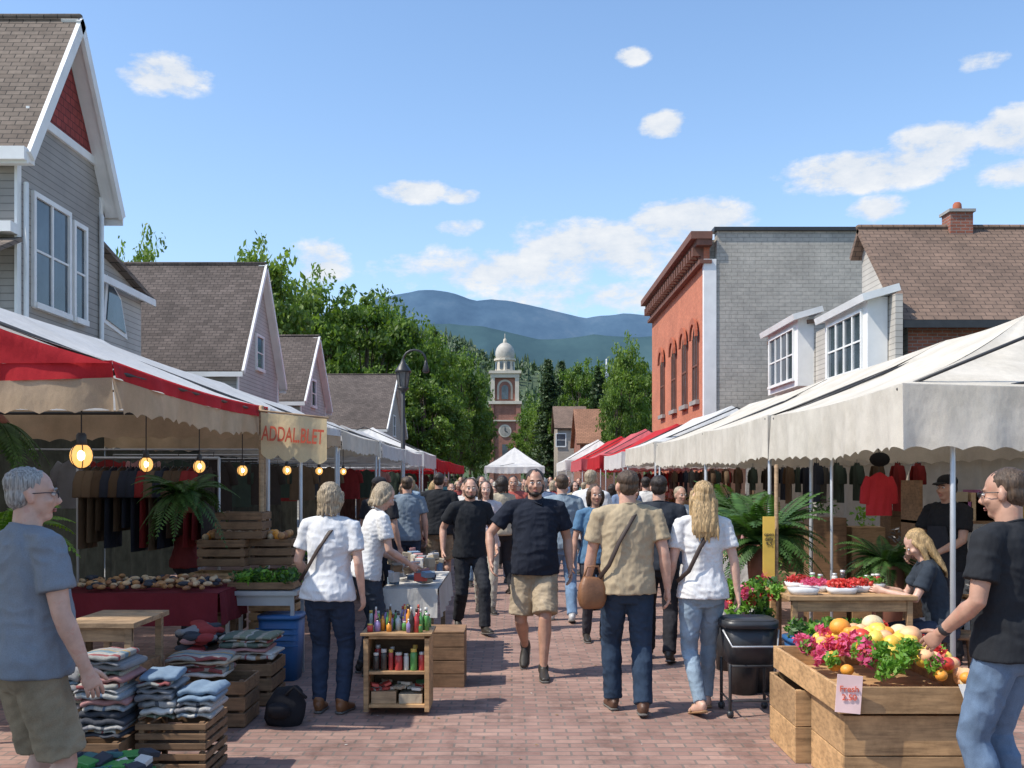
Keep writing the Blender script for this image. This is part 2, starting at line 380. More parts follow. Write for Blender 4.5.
gable_house('shingle_roof_house',-8.95,-11.2,42.3,48,5.3,8.2,GRAYS2,SHG2,1,.3,.25,wins=[(45,5.6,.9,1.1,1,2)],side=[(-10.2,3.4,.9,1.2,1,2)],bw=.13)
gable_house('shingle_roof_house',-8.5,-13.8,66,78,5.3,9.3,siding('tan_siding',(.4,.34,.28)),SHG2,1,.4,.3,wins=[(72,5.6,1.2,1.4,1,2),(69,2.8,1.2,1.4,1,2)],side=[(-11,3.2,1.2,1.4,1,2)])
gable_house('shingle_roof_house',-14.5,-20,26,32,6.2,9.0,GRAYS,SHG2,1,.3,.3)
# --- orange brick commercial building
OB=brickmat('orange_brick',(.60,.20,.11),(.52,.165,.09),(.42,.21,.14),.22,.075,.008,.9,.35,.2)
GB=brickmat('gray_painted_brick',(.49,.46,.40),(.44,.415,.365),(.34,.325,.285),.40,.13,.012,.9,.6,.25)
CORN=M('brown_cornice',(.17,.075,.05),.7,.2,4)
e=empty('orange_brick_building',(9.5,40,0))
mb=MB(); mb.box(6.5,6.7,33.9,46.4,0,9.6,OB); mb.box(6.72,13.2,34.1,46.3,0,9.9,GB); mb.obj('walls',e)
mb=MB(); mb.box(6.9,13.3,33.7,34.08,0,10.1,GB); mb.obj('side_wall',e)
mb=MB(); mb.box(6.46,6.88,33.66,33.9,3.0,9.15,WHITE); mb.obj('corner_board',e)
mb=MB(); mb.box(6.3,6.72,33.6,46.5,9.0,9.12,CORN); mb.box(6.2,6.72,33.55,46.55,9.6,9.8,CORN); mb.box(6.0,6.72,33.5,46.6,9.8,10.05,CORN)
mb.box(6.4,6.5,33.92,46.4,9.12,9.6,CORN)
for i in range(24): y=33.9+i*.53; mb.box(6.12,6.4,y,y+.2,9.3,9.6,CORN)
mb.obj('cornice',e)
mb=MB(); mb.box(6.8,13.4,33.6,34.15,10.1,10.22,DARKM); mb.obj('coping',e)
mb=MB(); tr=M('arch_brick',(.36,.11,.06),.9,.2,10)
for c in(35.3,37.5,40.0,43.0):
    w_,z0,z1=1.0,4.5,6.7
    arc=[(c+w_/2*math.cos(a),z1+w_/2*math.sin(a)) for a in [math.pi*i/10 for i in range(11)]]
    pts=[(c-w_/2,z0),(c+w_/2,z0)]+arc
    mb.slab([(6.485,y,z) for y,z in pts][::-1],.03,GLS)
    for i in range(10):
        a0,a1=math.pi*i/10,math.pi*(i+1)/10
        q=[(c+r*math.cos(a),z1+r*math.sin(a)) for r,a in((.5,a0),(.72,a0),(.72,a1),(.5,a1))]
        mb.slab([(6.42,y,z) for y,z in q][::-1],-.08,tr)
    mb.box(6.44,6.49,c-.5,c-.44,z0,z1,CORN); mb.box(6.44,6.49,c+.44,c+.5,z0,z1,CORN); mb.box(6.445,6.485,c-.03,c+.03,z0,z1+.45,CORN); mb.box(6.45,6.485,c-.44,c+.44,5.7,5.76,CORN)
    mb.box(6.36,6.49,c-.65,c+.65,z0-.15,z0,CON)
mb.obj('arched_windows',e)
# --- shingled brick house on the right
RB=brickmat('red_brick',(.36,.12,.075),(.29,.10,.06),(.30,.24,.21),.22,.075,.01)
SHR=brickmat('tan_shingles',(.225,.15,.11),(.17,.115,.085),(.08,.055,.045),.26,.15,.010,.95,.8,.3,'roof')
e=empty('brick_house',(13,24,0))
mb=MB(); mb.add([(8.75,22.1,0),(8.75,25,0),(8.75,25,7.3),(8.75,24.6,7.7),(8.75,22.1,5.2),(19,22.1,0),(19,25,0),(19,25,7.3),(19,24.6,7.7),(19,22.1,5.2)],[(0,4,3,2,1),(5,6,7,8,9),(1,2,7,6)],GRAYS2); mb.add([(8.75,22.1,0),(19,22.1,0),(19,22.1,5.2),(8.75,22.1,5.2)],[(0,1,2,3)],RB); mb.obj('walls',e)
mb=MB(); mb.slab([(8.5,21.8,5.2),(20,21.8,5.2),(20,24.6,7.9),(8.5,24.6,7.9)],.12,SHR); mb.slab([(8.5,24.6,7.9),(20,24.6,7.9),(20,25.2,7.3),(8.5,25.2,7.3)],.12,SHR); mb.tube([(8.5,24.6,7.92),(20,24.6,7.92)],.07,SHR,6); mb.obj('roof',e)
mb=MB(); mb.box(8.5,20,21.72,21.79,5.02,5.18,DARKM); mb.obj('gutter',e)
mb=MB(); mb.box(10.7,11.25,24.4,24.9,7.6,8.25,RB); mb.box(10.65,11.3,24.35,24.95,8.25,8.32,CON); mb.tube([(10.97,24.65,8.32),(10.97,24.65,8.5)],[.12,.1],tr,10); mb.obj('chimney',e)
mb=MB(); window(mb,'y',22.1,10.9,4.2,.9,1.0,1,2,-1); window(mb,'y',22.1,13,4.2,.9,1.0,1,2,-1); mb.obj('windows',e)
e=empty('gray_bay_annexe',(10,28,0))
mb=MB(); mb.box(8.3,12.5,27.45,31.6,0,6.15,GRAYS2); mb.box(8.32,8.48,21.7,27.4,0,5.75,GRAYS2); mb.obj('walls',e)
mb=MB(); mb.slab([(8.1,27.4,6.1),(12.6,27.4,6.6),(12.6,31.8,6.6),(8.1,31.8,6.1)],.1,SHR); mb.obj('roof',e)
for nm,y0,y1,z0,z1 in(('bay_window',22.1,25.1,4.0,5.75),('bay_window',27.5,30.7,4.3,6.2)):
    mb=MB(); mb.box(7.86,8.3,y0,y1,z0,z1,WHITE)
    mb.slab([(7.65,y0-.25,z1+.03),(8.46,y0-.25,z1+.26),(8.46,y1+.25,z1+.26),(7.65,y1+.25,z1+.03)],.16,WHITE)
    window(mb,'x',7.86,(y0+y1)/2,(z0+z1)/2-.03,(y1-y0)*.78,(z1-z0)*.72,4,2,-1,.06); mb.obj(nm,e)
RR=brickmat('rust_shingles',(.34,.17,.10),(.28,.14,.08),(.12,.06,.04),.3,.17,.012,.95,.6,.3,'roof')
def ridge_house(name,x0,x1,y0,y1,ze,zr,wall,roof):
    e=empty(name,((x0+x1)/2,(y0+y1)/2,0)); ym=(y0+y1)/2
    mb=MB(); mb.add([(x0,y0,0),(x0,y1,0),(x0,y1,ze),(x0,ym,zr-.1),(x0,y0,ze),(x1,y0,0),(x1,y1,0),(x1,y1,ze),(x1,ym,zr-.1),(x1,y0,ze)],[(0,4,3,2,1),(5,6,7,8,9),(0,5,9,4),(1,2,7,6)],wall); mb.obj('walls',e)
    mb=MB(); mb.slab([(x0-.3,y0-.3,ze-.1),(x1+.3,y0-.3,ze-.1),(x1+.3,ym,zr),(x0-.3,ym,zr)],.15,roof); mb.slab([(x0-.3,ym,zr),(x1+.3,ym,zr),(x1+.3,y1+.3,ze-.1),(x0-.3,y1+.3,ze-.1)],.15,roof); mb.obj('roof',e)
    mb=MB(); window(mb,'y',y0,(x0+x1)/2-1,ze-1.2,.8,1.1,1,2,-1); window(mb,'y',y0,(x0+x1)/2+1,ze-1.2,.8,1.1,1,2,-1); mb.obj('windows',e)
ridge_house('rust_roof_house',5.2,10,76,84,4.6,7.4,RB,RR)
ridge_house('tan_house',4.2,6.8,92,100,6.6,8.8,MC['tan_siding'],SHR)
# --- clock tower
TB=brickmat('tower_brick',(.38,.15,.10),(.31,.12,.085),(.3,.2,.16),.5,.18,.02); CRM=M('cream_stone',(.55,.49,.40),.8,.1,1)
TX,TY=-1.05,150
e=empty('clock_tower',(TX,TY,0))
mb=MB(); mb.box(TX-2.1,TX+2.1,TY-2.1,TY+2.1,0,13,TB)
for a in(-1,1):
    for b in(-1,1): mb.box(TX+a*2.0-.35,TX+a*2.0+.35,TY+b*2.0-.35,TY+b*2.0+.35,0,12.9,TB)
mb.obj('shaft',e)
mb=MB(); mb.box(TX-2.5,TX+2.5,TY-2.5,TY+2.5,12.95,13.4,CRM); mb.box(TX-2.45,TX+2.45,TY-2.45,TY+2.45,10.4,10.6,CRM)
for a in(-1,1):
    for b in(-1,1): mb.box(TX+a*1.8-.3,TX+a*1.8+.3,TY+b*1.8-.3,TY+b*1.8+.3,13.4,17.4,CRM)
mb.box(TX-1.6,TX+1.6,TY-1.6,TY+1.6,13.4,17.3,TB); mb.box(TX-2.15,TX+2.15,TY-2.15,TY+2.15,16.9,17.5,CRM); mb.box(TX-2.4,TX+2.4,TY-2.4,TY+2.4,17.5,17.9,CRM)
mb.tube([(TX,TY,17.9),(TX,TY,19.6)],[1.5,1.4],CRM,8,smooth=False,caps=False); mb.tube([(TX,TY,19.6),(TX,TY,19.9)],[1.65,1.65],CRM,12,smooth=False,caps=False)
for k in range(8):
    a=k*math.pi/4+.39; mb.obox((TX+1.45*math.cos(a),TY+1.45*math.sin(a),18.8),(.05,.45,1.1),GLS,a)
mb.obj('belfry',e)
mb=MB()
def archslab(yp,w,z0,z1,mat,t=.1):
    mb.slab([(TX+w*math.cos(a),yp,z1+w*math.sin(a)) for a in [math.pi*i/10 for i in range(11)]]+[(TX-w,yp,z0),(TX+w,yp,z0)],t,mat)
archslab(TY-1.64,1.15,13.7,15.5,CRM); archslab(TY-1.76,.85,13.7,15.5,TB); archslab(TY-1.88,.5,13.7,15.3,GLS)
mb.tube([(TX,TY-2.1,9.0),(TX,TY-2.22,9.0)],[.95,.95],CRM,20,caps=False,smooth=False); mb.tube([(TX,TY-2.22,9.0),(TX,TY-2.25,9.0)],[.75,.75],M('clock_dial',(.32,.29,.25),.6),20,caps=False,smooth=False)
mb.tube([(TX,TY-2.27,9.0),(TX,TY-2.27,9.6)],.05,DARKM,4);mb.tube([(TX,TY-2.27,9.0),(TX+.4,TY-2.27,8.8)],.05,DARKM,4)
mb.box(TX-.4,TX+.4,TY-2.2,TY-2.1,5,7,GLS); mb.obj('clock_face',e)
mb=MB(); mb.ell((TX,TY,20.6),(1.45,1.45,1.75),M('dome_copper',(.42,.39,.34),.6,.2,1),seg=16,ring=12); mb.tube([(TX,TY,22.3),(TX,TY,22.8)],[.3,.25],CRM,8); mb.tube([(TX,TY,22.8),(TX,TY,23.7)],[.1,.03],CRM,6); mb.obj('dome',e)

# ------------------------------------------------------------------ mountains & hills
from mathutils import noise as mn
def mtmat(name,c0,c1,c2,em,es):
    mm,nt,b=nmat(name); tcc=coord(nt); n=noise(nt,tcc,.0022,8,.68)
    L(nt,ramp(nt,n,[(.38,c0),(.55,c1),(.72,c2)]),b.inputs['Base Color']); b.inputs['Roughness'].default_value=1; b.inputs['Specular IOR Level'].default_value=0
    b.inputs['Emission Color'].default_value=(*em,1); b.inputs['Emission Strength'].default_value=es; return mm  # aerial haze painted in: bluish base colours plus a faint emission
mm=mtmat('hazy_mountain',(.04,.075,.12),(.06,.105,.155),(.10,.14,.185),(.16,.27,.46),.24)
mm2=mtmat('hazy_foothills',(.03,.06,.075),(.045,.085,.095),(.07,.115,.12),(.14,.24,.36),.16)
def terrain(name,prof,ydep,thick,mat,amp,nu=220,nv=44,fq=1.,sd_=3.3):
    mb=MB(); xs=[p[0] for p in prof]; zs=[p[1] for p in prof]
    def fn(u,v):
        x=xs[0]+(xs[-1]-xs[0])*u; z=np.interp(x,xs,zs)
        prof_=1-abs(v-.5)*2
        y=ydep+(v-.5)*2*thick
        nz=mn.fractal(V(x*fq/1000,y*fq/1000,sd_),1,2,6); rd=abs(mn.noise(V(x*fq/420,y*fq/900,sd_+6)))
        return (x,y,max(-5,z*(prof_**1.0)+amp*(nz-rd*1.2)*min(1,prof_*3)*(1 if prof_<.85 else .22)))
    mb.grid(fn,nu,nv,mat); return mb.obj(name,origin=(0,ydep,0))
def mp_(l,D): return [((px-512)*D,(480-py)*D) for px,py in l]
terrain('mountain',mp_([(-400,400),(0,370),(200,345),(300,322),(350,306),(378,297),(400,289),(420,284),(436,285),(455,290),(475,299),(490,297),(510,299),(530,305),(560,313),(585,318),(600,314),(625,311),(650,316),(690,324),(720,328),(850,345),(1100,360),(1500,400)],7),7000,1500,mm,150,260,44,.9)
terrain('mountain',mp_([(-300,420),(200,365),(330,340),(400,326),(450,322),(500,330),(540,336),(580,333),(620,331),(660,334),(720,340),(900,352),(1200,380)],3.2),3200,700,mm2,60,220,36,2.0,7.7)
fh=M('forest_floor',(.06,.09,.035),.95,.3,.03)
def hz(x):
    px=512+x/.7
    return np.interp(px,[-300,100,300,420,455,500,560,600,700,900,1300],[60,75,88,93,91,76,67,64,58,55,50])
mb=MB()
mb.grid(lambda u,v:(-600+1300*u,260+900*v,hz(-600+1300*u)*math.sin(min(1,v/.5)*math.pi/2)*(1 if v<.5 else 1-(v-.5)*1.2)),60,24,fh); mb.obj('hills',origin=(0,260,0))
cf=leafmat('conifer_needles',(.03,.058,.022),(.065,.11,.04),.15)
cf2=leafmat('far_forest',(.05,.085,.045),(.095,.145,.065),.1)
mb=MB()
def conifer_geo(mb,x,y,z,h,r,mat,tiers=5,seg=7):
    for t in range(tiers):
        f0=t/tiers; zz=z+h*(.08+.92*f0*.85); rr=r*(1-f0)**.9+.04*r; top=min(z+h*(1.02 if t==tiers-1 else .08+.92*(f0*.85+.34)),z+h)
        vs=[]; o=random.random()*6
        for k in range(seg*2):
            a=o+math.pi*k/seg; q=rr*(1.0 if k%2 else .5)*random.uniform(.75,1.2)
            vs.append((x+q*math.cos(a),y+q*math.sin(a),zz+random.uniform(-.04,.03)*h+(0 if k%2 else .04*h)))
        vs.append((x,y,top)); n=seg*2
        mb.add(vs,[(k,(k+1)%n,n) for k in range(n)],mat)
for i in range(2800):
    x=random.uniform(-330,330); v=random.uniform(.03,.52); y=260+900*v
    z=hz(x)*math.sin(min(1,v/.5)*math.pi/2)
    if abs(x)>y*.5+20: continue
    if random.random()<.5:
        h=random.uniform(6,12); conifer_geo(mb,x,y,z-1,h,h*.24,cf2,3,5)
    else:
        r=random.uniform(2.2,4.2); mb.leaves((x,y,z+r*.8),(r,r,r*.9),26,r*.62,cf2)
mb.obj('forest')

# ------------------------------------------------------------------ trees
BARK=M('bark',(.12,.09,.065),.95,.3,6,.6,20)
LF=[leafmat('leaves_green',(.075,.135,.025),(.155,.25,.045),.4),leafmat('leaves_deep',(.055,.105,.025),(.115,.19,.045),.4),leafmat('leaves_light',(.11,.18,.03),(.19,.29,.06),.4)]
def tree_mesh(seed,mat,h=10.,cr=3.2,base=.18,ncl=75,nl=120,ls=.22):
    random.seed(seed); mb=MB()
    pts=[V(0,0,0)]; 
    for i in range(1,7): pts.append(V(random.uniform(-.1,.1)*i*.4,random.uniform(-.1,.1)*i*.4,h*.82*i/6))
    mb.tube(pts,[.26*(1-.13*i) for i in range(7)],BARK,8)
    cz=h*(base+(1-base)*.5); rz=h*(1-base)*.5
    for i in range(ncl):
        while True:
            d=V(random.gauss(0,1),random.gauss(0,1),random.gauss(0,1)).normalized()
            if d.z>-.85: break
        rad=random.uniform(.5,1.0)**.6
        zz=d.z*rad; wid=(1-.35*max(0,zz))*random.uniform(.72,1.10)
        c=V(d.x*cr*rad*wid,d.y*cr*rad*wid,cz+zz*rz*.92)
        if i<26:
            b0=pts[min(6,max(2,int(c.z/h*6*.7)))]
            mid=(b0+c)/2+V(0,0,-.25); mb.tube([b0,mid,c],[.09,.055,.02],BARK,5)
        r=cr*random.uniform(.16,.33)
        mb.leaves(c,(r,r,r*.65),nl,ls,mat)
    for i in range(40):
        d=V(random.gauss(0,1),random.gauss(0,1),random.gauss(.3,1)).normalized()
        mb.leaves((d.x*cr*1.05,d.y*cr*1.05,cz+d.z*rz*1.02),(.5,.5,.5),22,ls,mat)
    return mb.mesh('deciduous_tree')
TM=[tree_mesh(1,LF[0]),tree_mesh(2,LF[1]),tree_mesh(3,LF[2]),tree_mesh(5,LF[0],base=.1)]
def tree(x,y,h,r,k,name='deciduous_tree'):
    o=bpy.data.objects.new(name,TM[k]); o.location=(x,y,0); o.scale=(r/3.2,r/3.2,h/10.); o.rotation_euler=(0,0,random.uniform(0,6.28)); COL.objects.link(o)
for a in [(-12.6,50,13.6,2.8,2),(-16.9,46,12.9,1.9,2),(-15.0,52,12.4,1.6,0),(-15.2,60,14.8,2.9,3),(-13.2,55,11.5,1.6,2),
          (-16.5,84,19.0,4.0,2),(-12.6,86,18.0,4.2,0),(-9.6,88,16.4,3.6,3),(-7.2,90,15.2,3.3,2),(-4.9,94,14.0,3.0,3),(-3.7,99,12.0,2.1,0),(-11,82,11,3.2,3),(-7.4,83,10.5,3,0),(-5.4,86,9.0,2.2,2),(-20,75,16,4.5,1),(-14,97,20,5,1),
          (7.7,66,11.1,1.8,2),(6.7,64,8.0,1.2,0),(9.8,72,10.5,2.4,1),(7.4,108,14.5,3.0,0),(10.5,112,15,3.4,1),(4.4,122,12,2.6,2),(2.4,132,11,2.4,0),(-7,120,17,4,1),(-5.6,135,12,3,3),(2.2,165,14,4,0),(6,170,17,5,1),(-9,165,20,5,0),(13,120,15,4,1),
          (-24,40,13,4,1),(18,60,13,4,0)]: tree(*a)
random.seed(11)
def conifer(x,y,h,r):
    mb=MB(); mb.tube([(x,y,0),(x,y,h*.96)],[.22,.03],BARK,6)
    nt_=int(h*2.6)
    for t in range(nt_):
        f=t/nt_; z=h*(.08+.9*f); rr=r*(1-f)**.85+.15
        for k in range(9):
            a=random.random()*6.28; q=rr*random.uniform(.7,1.1)
            ex=V(x+q*math.cos(a),y+q*math.sin(a),z-.25*q)
            for s_ in range(4):
                c=V(x,y,z).lerp(ex,(s_+1)/4); mb.leaves(c,(q*.18+.1,q*.18+.1,.12),8,.26,cf)
    mb.obj('conifer_tree')
for a in [(4.0,110,15.5,2.2),(6.0,120,16.5,2.6),(9.0,104,14.0,2.2),(-8.6,112,19,2.6),(11,100,13,2.2)]: conifer(*a)
mb=MB(); mb.tube([(10.4,110,0),(10.4,110,15)],.1,METAL,6)
for i in range(3): mb.box(10.2,10.6,109.8,110.2,12.3+i*.8,12.7+i*.8,METAL)
mb.obj('radio_mast')
mb=MB(); lx,ly=-3.05,28.
mb.tube([(lx,ly,0),(lx,ly,.5),(lx,ly,.7),(lx,ly,4.15)],[.14,.11,.07,.055],DARKM,10)
mb.tube([(lx,ly,4.15),(lx,ly,4.25),(lx,ly,4.3)],[.05,.16,.17],DARKM,8,caps=False)
mb.tube([(lx,ly,4.3),(lx,ly,4.72)],[.13,.19],M('lamp_glass',(.12,.12,.12),.2),6,smooth=False,caps=False)
for k in range(6):
    a=k*math.pi/3; mb.tube([(lx+.13*math.cos(a),ly+.13*math.sin(a),4.3),(lx+.195*math.cos(a),ly+.195*math.sin(a),4.74)],.014,DARKM,4)
mb.tube([(lx,ly,4.72),(lx,ly,4.78),(lx,ly,4.98),(lx,ly,5.1)],[.24,.22,.08,.03],DARKM,8,caps=False)
arc=[(lx,ly,4.95)]+[(lx+.32-.32*math.cos(a),ly,5.05+.3*math.sin(a)) for a in [math.pi*i/8 for i in range(9)]]
mb.tube(arc,.03,DARKM,6); mb.tube([(lx+.64,ly,5.05),(lx+.64,ly,4.75)],[.03,.1],DARKM,8)
mb.obj('street_lamp')

# ------------------------------------------------------------------ market tents
CREAM=cloth('cream_canvas',(.80,.745,.645),.06,.26,.25,.35); WTENT=cloth('white_canvas',(.80,.795,.78),.05,.28,.25,.2)
REDT=cloth('red_canvas',(.64,.04,.05),.1,.3,.25,.3); TAN=cloth('tan_canvas',(.66,.50,.34),.1,.35,.3,.3); MUR=cloth('pink_canvas',(.66,.15,.17),.1,.28,.25)
def tent(xe,xr,xb,y0,y1,ze,zr,roof,val,valh=.4,hip0=0,hip1=0,g0=None,trim=None,post=(0,),post_in=.05,wallmat=None,postmat=METAL,frame=DARKM,name='market_tent',seed=0,scal=.22,near_in=None):
    e=empty(name,((xe+xb)/2,(y0+y1)/2,0)); s=1 if xb>xe else -1
    r=MB(); rr=random.Random(seed)
    ph=rr.random()*6
    def slope(xa,xc):
        def fn(u,v):
            ya,yb=y0+hip0*v,y1-hip1*v
            y=ya+(yb-ya)*u; x=xa+(xc-xa)*v
            z=ze+(zr-ze)*v-.07*math.sin(math.pi*v)-.035*math.sin(math.pi*u)*(1-.3*v)+.014*math.sin(9*u*(1+v)+ph)*math.sin(math.pi*v)+.006*math.sin(31*u+ph*2+4*v)*math.sin(math.pi*v)
            return (x,y,z)
        return fn
    r.grid(slope(xe,xr),40,10,roof); r.grid(slope(xb,xr),10,6,roof)
    for (yy,hp,sg) in((y0,hip0,1),(y1,hip1,-1)):
        if hp:
            def fn(u,v,yy=yy,hp=hp,sg=sg):
                xa,xc=xe+(xr-xe)*v,xb+(xr-xb)*v
                return (xa+(xc-xa)*u,yy+sg*hp*v,ze+(zr-ze)*v-.07*math.sin(math.pi*v)-.03*math.sin(math.pi*u)*(1-v)+.01*math.sin(24*u+ph)*math.sin(math.pi*v))
            r.grid(fn,30,8,roof)
        elif g0 and yy==y0:
            def fn(u,v):
                xa,xc=xe+(xr-xe)*v,xb+(xr-xb)*v
                return (xa+(xc-xa)*u,yy-.02-.012*math.sin(28*u+3*v),ze+(zr-ze)*v-.07*math.sin(math.pi*v)-.01)
            r.grid(fn,40,8,g0)
    r.obj('roof',e)
    v_=MB()
    def strip(a,b,mat,h0,h1,off,sc_=True):
        a,b=Vector(a),Vector(b); ln=(b-a).length; n=V((b-a).y,-(b-a).x,0).normalized(); k=max(1,round(ln/scal))
        def fn(u,v):
            p=a.lerp(b,u); sagz=-.035*math.sin(math.pi*u)
            rip=.022*math.sin(u*ln*7+ph+1.5*math.sin(u*ln*2.3))*v+.012*math.sin(u*ln*17+ph)*v
            zz=h0+(h1-h0)*v
            if v>.99 and sc_: zz+=.03*(1-abs(math.sin(math.pi*k*u)))+.014*math.sin(u*ln*3+ph)
            return (p.x+n.x*(rip+off),p.y+n.y*(rip+off),p.z+sagz-zz)
        v_.grid(fn,k*6,5,mat)
    sides=[((xe,y0,ze),(xe,y1,ze)),((xe,y0,ze),(xb,y0,ze)),((xb,y0,ze),(xb,y1,ze)),((xe,y1,ze),(xb,y1,ze))]
    for i,(a,b) in enumerate(sides):
        if trim and i<2:
            strip(a,b,trim,-.01,.10,.0,False); strip(a,b,val,.098,valh,.0)
        else: strip(a,b,val,-.01,valh,0)
    v_.obj('valance',e)
    p=MB()
    for yy in [y0+.1]+[y for y in post if y]+[y1-.1]:
        ins=near_in if (near_in and yy==y0+.1) else post_in
        for xx in(xe+s*ins,xb-s*.1): p.tube([(xx,yy,0),(xx,yy,ze+(.3 if ins>.8 and xx!=xb-s*.1 else 0))],.022,postmat,8)
        p.tube([(xe+s*post_in,yy,ze-.06),(xb-s*.1,yy,ze-.06)],.018,frame,6); p.tube([(xe,yy,ze-.03),(xr,yy,zr-.08)],.015,frame,6); p.tube([(xb,yy,ze-.03),(xr,yy,zr-.08)],.015,frame,6)
        p.tube([(xe+s*.5,yy,ze-.06),(xr,yy,ze+.2)],.012,frame,5)
    p.tube([(xe+s*post_in,y0+.1,ze-.05),(xe+s*post_in,y1-.1,ze-.05)],.018,frame,6); p.tube([(xr,y0+hip0,zr-.1),(xr,y1-hip1,zr-.1)],.018,frame,6)
    p.obj('frame',e)
    if wallmat:
        q=MB()
        def fn(u,v): return (xb-s*.12+.04*math.sin(u*40),y0+(y1-y0)*u,.05+(ze-.1)*v)
        q.grid(fn,60,4,wallmat); q.obj('side_curtain',e)
    return e
DKW=cloth('dark_curtain',(.07,.075,.06),.3,.1); BGW=cloth('beige_curtain',(.50,.43,.35),.1,.3)
tent(-2.5,-4.2,-6.1,6.25,10.25,2.44,3.14,WTENT,TAN,.27,g0=REDT,trim=REDT,wallmat=DKW,postmat=WOODT,seed=1,post_in=.02,near_in=1.15)
tent(-2.5,-4.2,-6.1,.4,4.7,2.5,3.1,WTENT,CREAM,.25,seed=30)  # out-of-view tent, added for the shade it casts on the left foreground
tent(-2.5,-4.2,-6.1,10.35,14.6,2.44,3.12,WTENT,TAN,.25,wallmat=DKW,seed=2,trim=WTENT)
tent(-2.52,-4.2,-6.1,14.7,19,2.44,3.1,WTENT,CREAM,.25,wallmat=DKW,seed=3)
tent(-2.5,-4.2,-6.1,19.1,23.4,2.42,3.05,WTENT,WTENT,.25,wallmat=DKW,seed=4)
tent(-2.5,-4.0,-6.1,23.5,27.7,2.42,3.0,WTENT,WTENT,.3,wallmat=DKW,seed=5,hip1=1)
tent(-2.5,-4.2,-6.1,28.4,33,2.5,3.3,WTENT,WTENT,.4,hip0=1.8,hip1=1.8,wallmat=DKW,seed=6)
tent(-2.5,-4.2,-6.1,33.5,38,2.4,3.0,REDT,REDT,.35,hip0=1.6,wallmat=DKW,seed=7)
tent(-2.4,-4.2,-6.1,38.5,50,2.4,3.0,MUR,REDT,.35,wallmat=DKW,seed=8)
tent(2.93,4.9,6.3,7.5,11.3,2.42,3.28,CREAM,CREAM,.46,hip0=2.0,wallmat=BGW,seed=11,post_in=.42)
tent(2.90,4.9,6.3,11.35,15.3,2.43,3.28,CREAM,CREAM,.46,wallmat=BGW,seed=12)
tent(2.95,4.85,6.3,15.4,20.4,2.44,3.26,CREAM,CREAM,.44,wallmat=BGW,seed=13)
tent(2.95,4.7,6.3,20.8,26,2.5,3.3,WTENT,CREAM,.4,wallmat=BGW,seed=14,hip0=.6)
tent(2.9,4.5,6.3,26.4,31.5,2.45,3.25,REDT,WTENT,.4,wallmat=BGW,seed=15,hip0=.9)
tent(2.8,4.4,5.9,32,37,2.5,3.4,MUR,REDT,.4,wallmat=BGW,seed=16,hip0=1)
tent(2.6,4.2,5.8,37.5,44,2.5,3.4,REDT,MUR,.4,seed=17,hip0=1)
tent(2.4,4.0,5.6,45,54,2.6,3.6,WTENT,WTENT,.4,seed=18,hip0=1.5)
tent(-1.6,.15,1.9,58,62,2.5,3.7,WTENT,WTENT,.35,seed=19,hip0=1.95,hip1=1.95)

# ------------------------------------------------------------------ people
def remesh(mb,vox,it=3,disp=0,seed=0,hair=False):
    me=mb.mesh('t'); me.materials.clear(); ob=bpy.data.objects.new('t',me); COL.objects.link(ob)
    m=ob.modifiers.new('r','REMESH'); m.mode='VOXEL'; m.voxel_size=vox; m.adaptivity=0; m.use_smooth_shade=True
    if it: s_=ob.modifiers.new('s','SMOOTH'); s_.factor=.5; s_.iterations=it
    dg=bpy.context.evaluated_depsgraph_get(); out=bpy.data.meshes.new_from_object(ob.evaluated_get(dg))
    bpy.data.objects.remove(ob); bpy.data.meshes.remove(me)
    if disp:
        n=len(out.vertices); co=np.empty(n*3); out.vertices.foreach_get('co',co); co=co.reshape(-1,3)
        no=np.empty(n*3); out.vertices.foreach_get('normal',no); no=no.reshape(-1,3)
        g=np.random.default_rng(seed); d=np.zeros(n)
        if hair:
            for k in range(6):
                K=g.normal(size=3)*(110+60*k); K[2]*=.10; K2=g.normal(size=3)*22
                d+=np.sin(co@K+1.8*np.sin(co@K2+k))/(1+.3*k)
            K=g.normal(size=3)*35; d+=1.2*np.sin(co@K+np.sin(co@(g.normal(size=3)*40)))
            d*=.55
        else:
            for k in range(5):
                K=g.normal(size=3)*(16+9*k); K[2]*=1.2; K2=g.normal(size=3)*12
                d+=np.sin(co@K+2.2*np.sin(co@K2+k))/(1+.35*k)
            d=-np.abs(d)*.6+.75
        co+=no*(d*disp)[:,None]; out.vertices.foreach_set('co',co.ravel()); out.update()
    return out
def ik(S,T,a,b,pole):
    S,T,pole=Vector(S),Vector(T),Vector(pole); d=T-S; l=d.length
    mx=(a+b)*.998
    if l>mx: T=S+d*(mx/l); d=T-S; l=mx
    u=d/l; al=(a*a-b*b+l*l)/(2*l); h=math.sqrt(max(0,a*a-al*al)); p=pole-u*pole.dot(u)
    p=p.normalized() if p.length>1e-6 else u.orthogonal().normalized()
    return S+u*al+p*h,T
def skinmat(k):
    cols={'a':(.58,.34,.245),'b':(.48,.27,.185),'c':(.62,.385,.29),'d':(.20,.11,.075)}
    nm='skin_'+k
    if nm in MC: return MC[nm]
    m,nt,b=nmat(nm); tc=coord(nt); n=noise(nt,tc,14,5)
    c=ramp(nt,n,[(.3,sc(cols[k],.78)),(.7,sc(cols[k],1.1))])
    c=mixc(nt,'MIX',mth(nt,'MULTIPLY',mth(nt,'GREATER_THAN',noise(nt,tc,26,2),.6),.22),c,(.55,.2,.14))
    L(nt,c,b.inputs['Base Color']); b.inputs['Roughness'].default_value=.5
    bumpn(nt,b,noise(nt,tc,60,2),.2,.004)
    MC[nm]=m; return m
